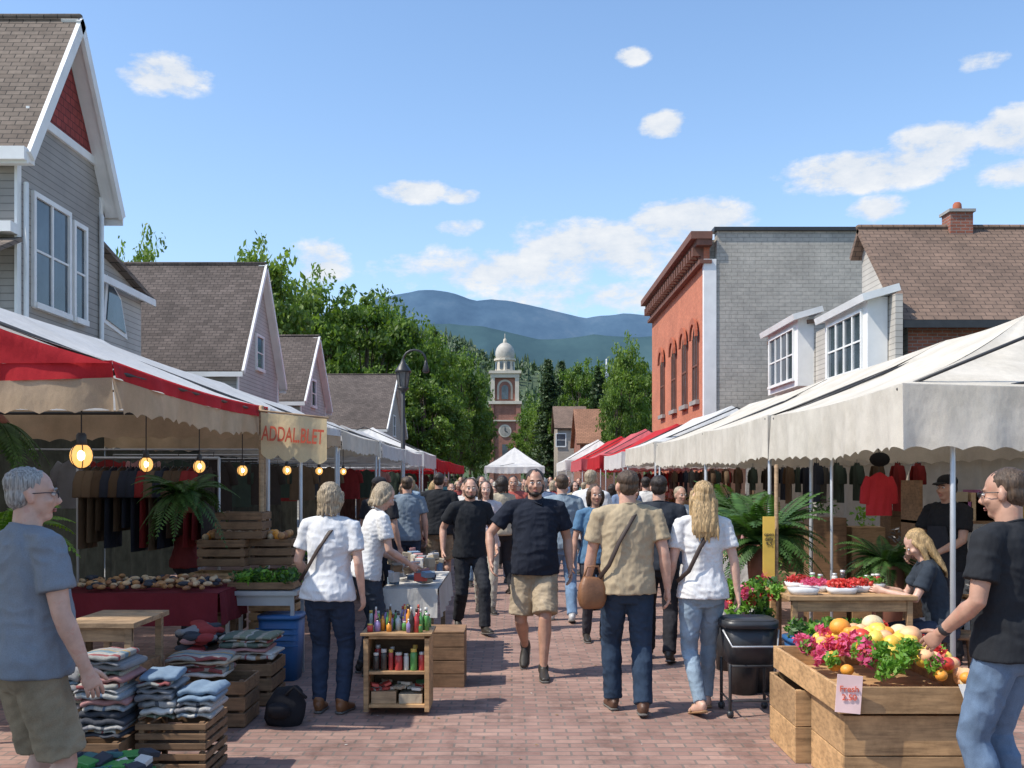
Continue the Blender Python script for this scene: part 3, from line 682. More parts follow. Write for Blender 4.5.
def hairmat(nm,col):
    nm='hair_'+nm
    if nm in MC: return MC[nm]
    m,nt,b=nmat(nm); tc=coord(nt); mp=nt.nodes.new('ShaderNodeMapping'); mp.inputs['Scale'].default_value=(1,1,.10); L(nt,tc,mp.inputs[0])
    n=noise(nt,mp.outputs[0],130,4,.6)
    L(nt,ramp(nt,n,[(.32,sc(col,.35)),(.68,sc(col,1.45))]),b.inputs['Base Color']); b.inputs['Roughness'].default_value=.5
    bumpn(nt,b,n,.9,.008); MC[nm]=m; return m
HAIR={'gray':(.34,.33,.31),'dark':(.03,.02,.015),'brown':(.08,.05,.03),'blond':(.42,.28,.13),'ash':(.38,.30,.20)}
EYEW=M('eye_white',(.7,.68,.66),.3,.02); IRIS=M('iris',(.04,.03,.02),.2,.1); LIP=M('lips',(.42,.17,.14),.5,.1,30)
def person(name='man',loc=(0,0),head=0,H=1.76,sex='m',skin='a',shirt=(.5,.5,.5),pants=(.05,.06,.1),pk='long',hair='short',hc='brown',
           wL=(-.27,.05,.90),wR=(.27,.05,.90),aL=(-.10,0,.08,0),aR=(.10,0,.08,0),lean=0,side=0,drop=0,yaw=0,pit=0,vox=.009,shoe=(.03,.025,.02),
           belly=0,polo=False,glasses=False,beard=False,strap=None,cap=None,watch=False,pL=None,pR=None,sleeve=.66,seed=1,link=True,hemz=.87,sandal=False,bulk=1.0,apron=None,hdL=None,hdR=None,twist=0):
    fem=sex=='f'; sm=skinmat(skin)
    shm=cloth('shirt_%02d%02d%02d'%tuple(int(c*99) for c in shirt),shirt,.10,0,.7); pm=cloth('trousers_%02d%02d%02d'%tuple(int(c*99) for c in pants),pants,.28,0,.6)
    hm=hairmat(hc,HAIR[hc]); sh=M('shoe_%02d%02d%02d'%tuple(int(c*99) for c in shoe),shoe,.5,.2,8); sole=M('shoe_sole',(.12,.11,.1),.8)
    pv=V(0,0,.93-drop); RL=Matrix.Rotation(-lean,3,'X')@Matrix.Rotation(side,3,'Y')
    RT_=Matrix.Rotation(twist,3,'Z')
    def B(x,y,z):
        p=V(x,y,z-.93); k=min(1,max(0,(z-.93)/.4)); p=Matrix.Rotation(twist*k,3,'Z')@p
        return pv+RL@p
    ex=RL@RT_@V(1,0,0); sw=.165 if fem else .19; k=bulk
    S={-1:B(-sw*k,0,1.425),1:B(sw*k,0,1.425)}
    skinP,shirtP,pantP,hairP,shoeP=MB(),MB(),MB(),MB(),MB(); raw=MB()
    if fem: sec=[(hemz,.200,.152),(.93,.194,.148),(1.0,.174,.130),(1.08,.150,.112),(1.18,.150,.112),(1.27,.158,.125),(1.35,.162,.108),(1.42,.150,.09),(1.465,.095,.07),(1.495,.062,.058)]
    else: sec=[(hemz,.196,.150+belly*.4),(.93,.194,.148+belly*.7),(1.0,.186,.138+belly*.9),(1.08,.178,.130+belly),(1.18,.178,.128+belly*.6),(1.3,.19,.13),(1.38,.19,.118),(1.44,.165,.098),(1.475,.10,.078),(1.505,.068,.062)]
    yoff=[-.012+belly*.3,-.012+belly*.4,-.005+belly*.6,belly*.6,belly*.3,.0,-.005,-.012,-.012,-.008]
    shirtP.tube([B(0,yo,z) for (z,_,_),yo in zip(sec,yoff)],[(a*k,b*k) for _,a,b in sec],None,24,ex,e=.88,caps=False)
    if fem:
        for sx in(-1,1): shirtP.ell(B(sx*.07,.085,1.26),(.062,.05,.062))
    el_={}; wr_={}
    for s_,w_,pl in((-1,wL,pL),(1,wR,pR)):
        pole=Vector(pl) if pl else V(s_*.35,-1,0)
        E,W=ik(S[s_],w_,.285,.255,pole); el_[s_]=E; wr_[s_]=W
        up=(E-S[s_]).normalized(); fo=(W-E).normalized()
        tk=.9 if fem else 1.05
        shirtP.tube([B(s_*.05,-.01,1.46),B(s_*sw*.65*k,-.005,1.445),S[s_],S[s_]+up*.07,S[s_].lerp(E,sleeve)],[.05*tk,.058*tk,.066*tk,.068*tk,.073*tk],None,14,caps=False)
        skinP.tube([S[s_],S[s_]+up*.06,S[s_].lerp(E,.6),E,E+fo*.07,E.lerp(W,.75),W],[.045*tk,.052*tk,.044*tk,.038*tk,.041*tk,.030*tk,.025*tk],None,14,caps=True)
        d=fo.copy()
        hd=hdL if s_<0 else hdR
        if hd is not None: d=(d*.4+Vector(hd)).normalized()
        n=V(-s_,0.15,0); n=(n-d*n.dot(d)).normalized(); w=n.cross(d)*s_
        if w.y<0: w=-w
        hs=.92 if fem else 1.0
        skinP.tube([W-d*.02,W+d*.02,W+d*.055*hs,W+d*.088*hs],[(.026*hs,.022),(.033*hs,.018),(.041*hs,.017),(.038*hs,.014)],None,12,ref=w)
        for i,(o,ln) in enumerate(((.030,.072),(.010,.082),(-.010,.076),(-.029,.060))):
            p=W+d*.078*hs+w*o*hs; q=[p]; dd=d.copy()
            for j,fr in enumerate((.42,.33,.25)):
                dd=(dd+n*(.26+.10*i*.5+.12*j)).normalized(); q.append(q[-1]+dd*ln*fr*hs)
            raw.tube(q,[.0095*hs,.0090*hs,.0082*hs,.0068*hs],sm,8)
        p=W+d*.022+w*.024; dd=(d*.75+w*.62+n*.25).normalized(); q=[p,p+dd*.035*hs]; dd=(dd+d*.5+n*.3).normalized(); q.append(q[-1]+dd*.03*hs); q.append(q[-1]+dd*.02*hs)
        raw.tube(q,[.0125*hs,.011*hs,.0095*hs,.0075*hs],sm,8)
    pz=[(.80,.125,.09),(.86,.164,.112),(.92,.160,.112),(.97,.142,.098)]
    pantP.tube([pv+V(0,0,z-.93) for z,_,_ in pz],[(a*(1.03 if fem else 1)*k,b*k) for _,a,b in pz],None,22,V(1,0,0),e=.9,caps=False)
    for sx in(-1,1): pantP.ell(pv+V(sx*.075,-.048,-.05),(.080,.072,.08))
    for s_,a_ in((-1,aL),(1,aR)):
        hp=pv+V(s_*.088,0,-.03); K,A=ik(hp,a_[:3],.43,.42,V(s_*.12,1,0))
        pt=a_[3]; back=V(0,-1,0)
        if pk=='long':
            if fem: rr=[.096,.088,.062,.060,.052,.047]
            else: rr=[.096,.090,.070,.070,.063,.064]
            pantP.tube([hp,hp.lerp(K,.35),K,K.lerp(A,.3)+back*.01,K.lerp(A,.75),K.lerp(A,.99)],[r*k for r in rr],None,16,V(1,0,0),caps=False)
            skinP.tube([K.lerp(A,.8),A],[.042,.038],None,10)
        else:
            pantP.tube([hp,hp.lerp(K,.35),hp.lerp(K,.90)],[.098*k,.1*k,.098*k],None,18,V(1,0,0),caps=False)
            skinP.tube([hp.lerp(K,.4),hp.lerp(K,.85),K,K.lerp(A,.28)+back*.016,K.lerp(A,.6)+back*.005,K.lerp(A,.9),A],[.08,.06,.053,.058,.044,.034,.036],None,14,V(1,0,0))
        RF=Matrix.Rotation(-pt,3,'X'); yv=Matrix.Rotation(-s_*.12,3,'Z')
        def F(x,y,z): return A+yv@(RF@V(x,y,z))
        tgt=skinP if sandal else shoeP
        tgt.tube([F(0,-.055,-.035),F(0,-.035,-.03),F(0,.02,-.028),F(0,.08,-.042),F(0,.14,-.052),F(0,.185,-.056)],[(.026,.035),(.034,.045),(.037,.05),(.043,.036),(.044,.027),(.030,.02)],None,14,V(1,0,0))
        if not sandal: shoeP.tube([F(0,-.012,.03),F(0,-.008,-.02)],[.044,.046],None,12)
        raw.tube([F(0,-.062,-.068),F(0,-.03,-.07),F(0,.06,-.07),F(0,.14,-.072),F(0,.2,-.07)],[(.03,.010),(.037,.010),(.040,.010),(.048,.010),(.03,.009)],sh if sandal else sole,12,V(1,0,0))
        if sandal:
            raw.tube([F(-.045,.1,-.06),F(-.02,.1,-.012),F(.02,.1,-.012),F(.045,.1,-.06)],.008,sh,6)
    RH=RL@Matrix.Rotation(yaw,3,'Z')@Matrix.Rotation(pit,3,'X')
    hc_=B(0,.018,1.635)
    def Hd(x,y,z): return hc_+RH@V(x,y,z)
    hw=.95 if fem else 1.0
    skinP.tube([B(0,-.012,1.44),B(0,-.005,1.50),Hd(0,-.015,-.06)],[(.06 if fem else .07),(.05 if fem else .060),(.05 if fem else .060)],None,16)
    skinP.ell(Hd(0,-.012,.032),(.074*hw,.094,.086),rot=RH,seg=20,ring=14); skinP.ell(Hd(0,.022,-.028),(.062*hw,.068,.082),rot=RH,seg=20,ring=14)
    skinP.ell(Hd(0,.048,-.088),(.034*hw,.034,.026),rot=RH); skinP.ell(Hd(0,.012,-.07),(.052*hw,.05,.035),rot=RH)
    skinP.tube([Hd(0,.082,.014),Hd(0,.096,-.010),Hd(0,.108,-.030)],[.010,.011,.014],None,10); skinP.ell(Hd(0,.098,-.034),(.018,.012,.010),rot=RH)
    skinP.ell(Hd(0,.074,.026),(.050,.016,.010),rot=RH)
    for sx in(-1,1):
        skinP.ell(Hd(sx*.077*hw,-.008,-.008),(.011,.019,.031),rot=RH); skinP.ell(Hd(sx*.04,.062,-.025),(.022,.022,.02),rot=RH)
        raw.ell(Hd(sx*.030,.0815,.006),(.0145,.009,.0085),EYEW,RH,10,8); raw.ell(Hd(sx*.030,.0885,.006),(.0062,.0035,.0062),IRIS,RH,8,6)
        raw.tube([Hd(sx*.014,.094,.024),Hd(sx*.03,.094,.029),Hd(sx*.047,.083,.022)],[.0035,.0045,.003],hm,6)
    raw.ell(Hd(0,.0885,-.060),(.023,.008,.0045),LIP,RH); raw.ell(Hd(0,.087,-.068),(.018,.008,.005),LIP,RH)
    if beard:
        hairP.ell(Hd(0,.05,-.088),(.042,.040,.028),rot=RH); hairP.ell(Hd(0,.020,-.080),(.060,.050,.030),rot=RH); 
        for sx in(-1,1): hairP.tube([Hd(sx*.066,.012,-.015),Hd(sx*.06,.03,-.07)],[.010,.016],None,8)
    if hair!='bald':
        hairP.ell(Hd(0,-.026,.048),(.079*hw,.093,.077),rot=RH,seg=20,ring=14); hairP.ell(Hd(0,-.05,.0),(.072*hw,.060,.070),rot=RH,seg=16,ring=12)
    if hair=='bob':
        hairP.ell(Hd(0,-.035,.005),(.096,.088,.103),rot=RH,seg=18,ring=12); hairP.ell(Hd(0,-.045,-.05),(.086,.068,.070),rot=RH,seg=18,ring=12)
        for sx in(-1,1): hairP.tube([Hd(sx*.072,.02,.04),Hd(sx*.086,-.005,-.03),Hd(sx*.078,-.02,-.10)],[.022,.027,.016],None,10)
        for q in range(7):
            a=math.pi*(q+.5)/7; hairP.tube([Hd(.075*math.cos(a),-.03-.06*math.sin(a),-.07),Hd(.085*math.cos(a),-.03-.07*math.sin(a),-.125-.012*(q%2))],[.022,.009],None,8)
    if hair=='long':
        hairP.ell(Hd(0,-.045,-.02),(.088,.076,.11),rot=RH,seg=18,ring=12)
        hairP.tube([Hd(0,-.065,-.02),B(0,-.085,1.52),B(0,-.118,1.42),B(0,-.13,1.37)],[(.088,.05),(.100,.042),(.105,.030),(.09,.018)],None,20,ex)
        for q in range(9):
            x_=-.09+.0225*q; hairP.tube([B(x_*.9,-.10,1.46),B(x_,-.128,1.38),B(x_*1.04,-.134,1.325-.02*(q%3)+.25*abs(x_))],[.020,.017,.005],None,8)
        for sx in(-1,1): hairP.tube([Hd(sx*.07,.02,.04),Hd(sx*.084,0,-.04),B(sx*.08,-.02,1.47),B(sx*.085,-.03,1.41)],[.018,.026,.024,.012],None,10)
    if cap:
        cm=cloth('cap_%02d'%int(cap[0]*99),cap); raw.ell(Hd(0,-.018,.066),(.088,.103,.066),cm,RH,16,10); raw.tube([Hd(0,.06,.052),Hd(0,.11,.045),Hd(0,.145,.035)],[(.07,.010),(.065,.008),(.045,.006)],cm,12,RH@V(1,0,0))
    if glasses:
        for sx in(-1,1):
            raw.tube([Hd(sx*.034+.02*math.cos(a),.101,.004+.015*math.sin(a)) for a in [math.pi*i/6 for i in range(13)]],.002,DARKM,5,caps=False)
            raw.tube([Hd(sx*.053,.1,.01),Hd(sx*.079,.05,.012),Hd(sx*.082,-.01,.008)],.0022,DARKM,5)
        raw.tube([Hd(-.014,.103,.006),Hd(.014,.103,.006)],.002,DARKM,5)
    if polo:
        raw.tube([B(.068*math.cos(a),-.006+.066*math.sin(a),1.50+ -.028*math.sin(a)) for a in [2*math.pi*i/20+math.pi/2 for i in range(21)]],[(.010,.016)]*21,shm,8,V(0,0,1))
        for sx in(-1,1): raw.tube([B(sx*.006,.066,1.472),B(sx*.045,.085,1.45),B(sx*.062,.05,1.475)],[(.02,.006),(.022,.006),(.015,.006)],shm,8)
    else:
        raw.tube([B(.066*math.cos(a),-.008+.063*math.sin(a),1.497-.02*math.sin(a)) for a in [2*math.pi*i/20 for i in range(21)]],.006,shm,8)
    if strap:
        q=[B(*p) for p in strap]; raw.tube(q,[(.016,.004)]*len(q),M('strap_leather',(.035,.02,.015),.6),6)
    if watch:
        E,W=el_[-1],wr_[-1]; raw.tube([W.lerp(E,.08),W.lerp(E,.16)],[.031,.032],DARKM,12)
    if apron:
        am=cloth('apron',apron); raw.tube([B(0,.15,1.28),B(0,.155,1.1),B(0,.16,.9),B(0,.15,.7)],[(.1,.008),(.15,.012),(.16,.012),(.16,.01)],am,10,ex)
    bm=bmesh.new(); mats=[sm,shm,pm,hm,sh]
    hv=.0055 if vox<.0085 else min(vox,.010)
    for i,(P,vx,it,dp) in enumerate(((skinP,min(vox,.012),2,0),(shirtP,vox,3,.0056),(pantP,vox,3,.0056),(hairP,hv,2,.0024),(shoeP,min(vox,.012),2,0))):
        if not P.v: continue
        me=remesh(P,vx,it,dp,seed+i,i==3)
        me.polygons.foreach_set('material_index',[i]*len(me.polygons)); me.polygons.foreach_set('use_smooth',[True]*len(me.polygons)); bm.from_mesh(me); bpy.data.meshes.remove(me)
    rm=raw.mesh('r')
    idx=np.array(raw.m)+5; rm.polygons.foreach_set('material_index',idx.tolist()); bm.from_mesh(rm); bpy.data.meshes.remove(rm)
    out=bpy.data.meshes.new(name); bm.to_mesh(out); bm.free()
    for m in mats+raw.mats: out.materials.append(m)
    if not link: return out
    o=bpy.data.objects.new(name,out); COL.objects.link(o); sF=H/1.76
    o.location=(loc[0],loc[1],0 if len(loc)<3 else loc[2]); o.rotation_euler=(0,0,head); o.scale=(sF,sF,sF); return o
NAVY=(.022,.026,.036); JEANS=(.035,.06,.11); LJ=(.20,.30,.42); KH=(.34,.26,.17)
FST=[(.09,-.03,1.48),(.03,-.122,1.38),(-.05,-.136,1.25),(-.14,-.135,1.08),(-.21,-.06,1.0)]
MST=[(.09,-.03,1.50),(.02,-.125,1.42),(-.08,-.152,1.25),(-.15,-.15,1.08),(-.215,-.1,.98)]
person('man',(-2.08,4.3),R(-42),1.76,skin='c',shirt=(.23,.265,.31),pants=(.30,.245,.165),pk='shorts',hair='short',hc='gray',yaw=R(-22),wL=(-.27,.08,.90),wR=(.28,.12,.91),glasses=True,belly=.03,bulk=1.05,vox=.008,seed=3)
person('man',(2.33,4.7),R(38),1.76,skin='b',shirt=(.022,.024,.028),pants=(.13,.19,.28),hair='short',hc='brown',yaw=R(12),pit=R(-6),wL=(-.24,.20,.98),wR=(.27,.1,.90),glasses=True,watch=True,bulk=1.05,vox=.008,seed=9)
person('man',(.84,7.3),R(0),1.78,skin='a',shirt=(.42,.335,.22),pants=(.03,.05,.085),hc='brown',wL=(-.29,.10,.89),wR=(.29,-.02,.90),aL=(-.09,.12,.08,0),aR=(.10,-.12,.09,R(8)),bulk=1.06,shoe=(.10,.05,.03),vox=.008,seed=14,strap=MST,yaw=R(12),twist=R(4))
person('woman',(1.40,7.35),R(6),1.70,'f','c',(.70,.70,.70),(.26,.34,.42),hair='long',hc='blond',wL=(-.24,.12,.92),wR=(.25,-.08,.90),aL=(-.07,-.18,.11,R(14)),aR=(.08,.16,.08,0),shoe=(.35,.2,.1),sandal=True,vox=.008,seed=21,yaw=R(10),strap=FST,twist=R(-6))
person('man',(.20,8.75),R(176),1.80,skin='b',shirt=(.018,.022,.034),pants=(.40,.32,.22),pk='shorts',hc='dark',polo=True,beard=True,wL=(-.30,-.02,.91),wR=(.36,.16,.98),aL=(-.08,.17,.08,0),aR=(.10,-.30,.20,R(48)),pR=(1,-.5,0),belly=.03,bulk=1.08,shoe=(.03,.022,.02),vox=.008,seed=33,yaw=R(6),twist=R(6))
person('man',(-.47,11.2),R(197),1.76,skin='a',shirt=(.022,.023,.025),pants=(.03,.032,.038),hc='brown',wL=(-.27,.12,.95),wR=(.30,-.05,.92),aL=(-.10,.26,.09,R(-8)),aR=(.08,-.24,.13,R(22)),drop=.03,vox=.010,seed=41,yaw=R(-10),beard=True,twist=R(5))
person('woman',(-1.34,7.3),R(-8),1.69,'f','c',(.68,.69,.71),(.03,.045,.08),hair='bob',hc='ash',wL=(-.22,.20,1.0),wR=(.26,.02,.90),aL=(-.08,.02,.08,0),aR=(.10,.02,.08,0),shoe=(.2,.08,.03),vox=.008,seed=52,yaw=R(-25),strap=FST,bulk=1.08,side=R(2))
person('woman',(-1.28,8.75),R(-65),1.70,'f','c',(.70,.70,.70),(.05,.06,.08),hair='bob',hc='ash',wL=(-.15,.34,1.02),wR=(.18,.36,1.0),lean=R(13),vox=.009,seed=61,pit=R(-15),pL=(-.5,-.6,-1),pR=(.5,-.6,-1))
person('man',(-1.62,12.2),R(-30),1.74,skin='a',shirt=(.03,.03,.035),pants=(.04,.045,.06),hc='dark',cap=(.03,.03,.035),vox=.013,seed=64)
person('man',(-1.45,13.8),R(10),1.76,skin='a',shirt=(.20,.25,.30),pants=(.04,.06,.1),hc='brown',vox=.013,seed=65,aL=(-.1,.1,.08,0),aR=(.1,-.1,.08,0))
person('man',(-1.08,14.8),R(-5),1.82,skin='b',shirt=(.022,.024,.03),pants=KH,pk='shorts',hc='dark',vox=.013,seed=66,bulk=1.08)
person('woman',(-.34,12.9),R(185),1.7,'f','c',(.62,.55,.54),(.45,.42,.36),hair='long',hc='brown',wL=(-.15,.25,1.15),wR=(.15,.25,1.12),vox=.012,seed=67,aL=(-.08,.15,.08,0),aR=(.08,-.15,.1,R(10)),pL=(-.6,-.4,-1),pR=(.6,-.4,-1))
person('man',(.60,12.0),R(5),1.78,skin='a',shirt=(.24,.30,.35),pants=(.18,.28,.42),hc='brown',vox=.012,seed=68,aL=(-.1,.18,.08,0),aR=(.1,-.15,.1,R(10)),shoe=(.5,.5,.5))
person('woman',(.88,10.6),R(-170),1.66,'f','b',(.10,.20,.32),(.05,.05,.06),hair='bob',hc='brown',vox=.012,seed=69)
person('man',(1.38,9.4),R(-10),1.75,skin='a',shirt=(.03,.035,.045),pants=(.025,.025,.03),hc='dark',vox=.012,seed=70,aL=(-.1,.15,.08,0),aR=(.1,-.15,.1,R(10)))
person('man',(.02,16.5),R(180),1.78,skin='b',shirt=(.4,.1,.08),pants=(.05,.06,.1),hc='dark',vox=.014,seed=71,aL=(-.1,.18,.08,0),aR=(.1,-.15,.1,R(10)))
person('woman',(3.45,8.0),R(78),1.68,'f','c',(.035,.045,.06),(.05,.06,.09),hair='long',hc='blond',drop=.36,lean=R(16),aL=(-.12,.40,.08,0),aR=(.12,.36,.08,0),wL=(-.16,.50,.86),wR=(.15,.48,.86),pit=R(-22),pL=(-.5,-.3,-1),pR=(.5,-.3,-1),vox=.010,seed=80,hemz=.90)
person('man',(4.05,9.3),R(120),1.75,skin='b',shirt=(.02,.02,.022),pants=(.03,.03,.035),hc='dark',cap=(.02,.02,.022),wL=(-.12,.3,1.05),wR=(.2,.28,1.02),pL=(-.6,-.4,-1),pR=(.6,-.4,-1),vox=.012,seed=81,apron=(.03,.03,.035))
person('woman',(-3.3,10.1),R(-60),1.66,'f','a',(.25,.05,.05),(.05,.05,.06),hair='bob',hc='dark',wL=(-.15,.3,1.0),wR=(.2,.28,1.0),vox=.014,seed=82,pL=(-.6,-.4,-1),pR=(.6,-.4,-1))
random.seed(5)
pal=[(.62,.62,.62),(.03,.035,.05),(.15,.2,.3),(.35,.08,.07),(.25,.26,.27),(.5,.42,.3),(.1,.22,.2),(.50,.30,.2),(.03,.03,.03),(.3,.4,.5),(.6,.58,.55),(.06,.07,.1)]
var=[]
for i in range(12):
    f=i%2; st=random.uniform(.1,.24)
    var.append(('woman' if f else 'man',person('woman' if f else 'man',(0,0),0,sex='f' if f else 'm',skin=random.choice('aabc'),shirt=pal[i],pants=random.choice([JEANS,(.03,.03,.035),LJ,KH]),pk='shorts' if i in(2,6) else 'long',
      hair=random.choice(['bob','long']) if f else 'short',hc=random.choice(['dark','brown','blond','ash','gray']),aL=(-.09,st,.08,0),aR=(.09,-st,.10,R(12)),wL=(-.27,-.06,.91),wR=(.26,.14,.93) if i%3 else (.16,.30,1.12),vox=.02,seed=100+i,link=False,cap=(.4,.38,.33) if i==4 else None)))
pos=[(-1.7,16),(-.75,16.2),(1.75,14.5),(2.15,12.8),(1.2,15.5),(.55,17.6),(-1.9,18.5),(-.3,19.5),(1.5,19),(-1.25,20.5),(2.1,21),(.25,22),(.95,23),(-.7,23.5),(-1.75,24.5),(1.8,25),(.0,26.5),(-1.1,28),(1.2,28.5),(.6,30.5),(-.5,32),(1.7,33),(-1.6,34),(.2,36),(-.9,38),(1.1,40),(-.2,44),(.7,47),(-1.4,46),(1.8,49),(-.6,52),(.3,55),(-2.0,30),(2.0,30),
     (-.55,17.8),(.95,18.4),(.35,20.2),(-.05,23.8),(1.35,21.6),(-1.0,25.6),(.5,26),(1.5,27),(-.3,29.5),(.9,34.5),(-1.2,31),(.1,33.2),(1.4,36.5),(-.4,40.5),(-2.1,21.5),(2.3,17.2),
     (-.15,15.0),(1.05,13.3),(-1.95,14.4),(1.9,16.6),(-1.35,17.4),(.1,18.6),(1.85,22.8),(-1.6,22.4),(.65,24.4),(-.45,21.4),(-1.45,26.6),(1.0,25.1),(.15,28.2),(2.15,27.2),(-.85,30.2),(1.35,31.4),(-1.9,37),(.65,38.4),(1.9,43),(-.9,42),(.35,41.5),(-1.7,50),(1.3,52),(-.1,49)]
for i,(x,y) in enumerate(pos):
    nm,me=var[(i*7+3)%12]; o=bpy.data.objects.new(nm,me); COL.objects.link(o); o.location=(x,y,0)
    s_=random.uniform(.92,1.05); o.scale=(s_,s_,s_); o.rotation_euler=(0,0,random.choice([0,math.pi])+random.uniform(-.5,.5))

# ------------------------------------------------------------------ stall goods
random.seed(21)
def crate(mb,x0,x1,y0,y1,z0,z1,mat,n=3,th=.014,gap=.02):
    for i in range(n):
        a=z0+(z1-z0)*i/n+gap/2; b=z0+(z1-z0)*(i+1)/n-gap/2
        mb.box(x0,x1,y0,y0+th,a,b,mat); mb.box(x0,x1,y1-th,y1,a,b,mat)
        mb.box(x0,x0+th,y0+th+.002,y1-th-.002,a,b,mat); mb.box(x1-th,x1,y0+th+.002,y1-th-.002,a,b,mat)
    for x in(x0+th+.001,x1-th-.031):
        for y in(y0+th+.001,y1-th-.031): mb.box(x,x+.03,y,y+.03,z0,z1-.003,mat)
    mb.box(x0+th+.001,x1-th-.001,y0+th+.001,y1-th-.001,z0+.004,z0+.018,mat)
def table(mb,x0,x1,y0,y1,z,mat,leg=.045,t=.035):
    n=max(2,int((y1-y0)/.14))
    for i in range(n):
        a=y0+(y1-y0)*i/n; mb.box(x0,x1,a+.002,a+(y1-y0)/n-.002,z-t,z,mat)
    for x in(x0+.03,x1-.03-leg):
        for y in(y0+.03,y1-.03-leg): mb.box(x,x+leg,y,y+leg,0,z-t-.001,mat)
    mb.box(x0+.03,x1-.03,y0+.04,y0+.06,z-t-.09,z-t-.002,mat)
def drape(mb,x0,x1,y0,y1,z,drop,mat):
    mb.box(x0,x1,y0,y1,z,z+.012,mat)
    P=[(x0,y0),(x1,y0),(x1,y1),(x0,y1),(x0,y0)]
    for (ax,ay),(bx,by) in zip(P,P[1:]):
        ln=math.hypot(bx-ax,by-ay); nx,ny=(by-ay)/ln,-(bx-ax)/ln
        mb.grid(lambda u,v:(ax+(bx-ax)*u+nx*(.012+.03*v*(.5+.5*math.sin(u*ln*16))),ay+(by-ay)*u+ny*(.012+.03*v*(.5+.5*math.sin(u*ln*16))),z+.01-drop*v),max(8,int(ln*30)),5,mat)
def stackcloth(mb,x0,x1,y0,y1,z0,z1,cols,t=.03):
    z=z0
    while z<z1:
        h=t*random.uniform(.6,1.5); j=.022
        c=((x0+x1)/2+random.uniform(-j,j),(y0+y1)/2+random.uniform(-j,j),z+h/2)
        m=random.choice(cols); w_,d_=(x1-x0)*random.uniform(.84,1.02),(y1-y0)*random.uniform(.84,1)
        rz=random.uniform(-.13,.13)
        Rz=Matrix.Rotation(rz,3,'Z'); ph=random.random()*6
        p=[Vector(c)+Rz@V(w_*(k/8-.5),0,.006*math.sin(k*1.4+ph)+(-.006 if k in(0,8) else 0)) for k in range(9)]
        mb.tube(p,[(d_/2*random.uniform(.94,1.02),h*random.uniform(.42,.56)) for _ in range(9)],m,18,Rz@V(0,1,0),e=.5)
        z+=h*.95
TC=[cloth('textile_blue',(.20,.28,.37)),cloth('textile_white',(.62,.60,.56)),cloth('textile_gray',(.25,.25,.26)),cloth('textile_rose',(.42,.22,.21)),cloth('textile_dark',(.06,.065,.08)),cloth('textile_sand',(.44,.37,.27))]
def striped(name,cols,k,ax=0):
    m,nt,b=nmat(name); tc=coord(nt); s=nt.nodes.new('ShaderNodeSeparateXYZ'); L(nt,tc,s.inputs[0])
    f=mth(nt,'FRACT',mth(nt,'MULTIPLY_ADD',s.outputs[ax],k,mth(nt,'MULTIPLY',noise(nt,tc,6,2),.6)))
    n=len(cols); pr=[]; p=0
    for i,c in enumerate(cols): pr.append((p,c)); p+=[.22,.08,.3,.1,.18,.12][i%6]*6/n*.9
    c=ramp(nt,f,pr,'CONSTANT'); c=mixc(nt,'MULTIPLY',.6,c,ramp(nt,noise(nt,tc,90,3),[(.35,(.6,.6,.6)),(.65,(1,1,1))]))
    L(nt,c,b.inputs['Base Color']); b.inputs['Roughness'].default_value=.95; bumpn(nt,b,noise(nt,tc,120,2),.4,.004)
    return m
W_=(.58,.56,.52)
PL=[striped('stripe_blue',[W_,(.12,.18,.28),(.45,.45,.43),(.28,.33,.38)],5),striped('stripe_rose',[(.45,.4,.35),(.38,.10,.10),W_,(.42,.24,.12)],6),striped('stripe_gray',[(.33,.33,.33),(.09,.10,.12),(.42,.41,.40),(.2,.2,.22)],4),
    striped('stripe_multi',[(.16,.24,.28),(.42,.28,.12),(.3,.3,.28),(.28,.08,.08),(.4,.38,.34)],4,1),striped('stripe_green',[(.22,.25,.18),(.42,.4,.36),(.11,.15,.12),(.36,.33,.27)],5)]
def obj_stack(*a,cols,name='folded_textiles'):
    mb=MB(); stackcloth(mb,*a,cols=cols); return mb.obj(name)
def obj_crate(*a,mat=WOODL,n=3,name='wooden_crate'):
    mb=MB(); crate(mb,*a,mat,n); return mb.obj(name,bevel=.003)
GRN=leafmat('salad_leaves',(.10,.26,.03),(.22,.42,.06),.3); MAG=leafmat('magenta_petals',(.60,.04,.18),(.78,.16,.36),.3); REDP=leafmat('red_petals',(.50,.015,.025),(.66,.06,.05),.2); DG=leafmat('dark_fern',(.035,.09,.022),(.08,.18,.045),.3)
obj_crate(-2.12,-1.72,5.62,6.05,0,.17,mat=WOODD); obj_crate(-2.12,-1.72,5.62,6.05,.175,.34,mat=WOODD)
obj_stack(-2.13,-1.93,5.66,6.0,.35,.56,cols=[TC[0],TC[1],TC[2]]+PL); obj_stack(-1.92,-1.70,5.64,5.98,.35,.50,cols=[TC[0],TC[1],PL[2],PL[0],PL[3],PL[1]])
obj_crate(-2.66,-2.16,5.5,5.98,0,.26,mat=WOODD)
obj_stack(-2.66,-2.42,5.55,5.9,.27,.60,cols=TC+PL); obj_stack(-2.41,-2.16,5.52,5.86,.27,.70,cols=[TC[2],TC[5],TC[4],TC[3]]+PL)
obj_crate(-2.42,-1.84,4.98,5.32,0,.20,n=2); 
mb=MB()
for i in range(40): mb.obox((random.uniform(-2.38,-1.88),random.uniform(5.02,5.28),.17+random.uniform(0,.10)),(.11,.07,.03),random.choice([TC[4],TC[4],M('green_pack',(.05,.25,.06),.4),TC[1],M('teal_pack',(.04,.15,.16),.4)]),random.random()*3,random.uniform(-.3,.3),random.uniform(-.3,.3))
mb.obj('packaged_goods',bevel=.004)
mb=MB(); table(mb,-2.84,-2.38,6.3,6.95,.80,WOODT); mb.obj('wooden_table',bevel=.004)
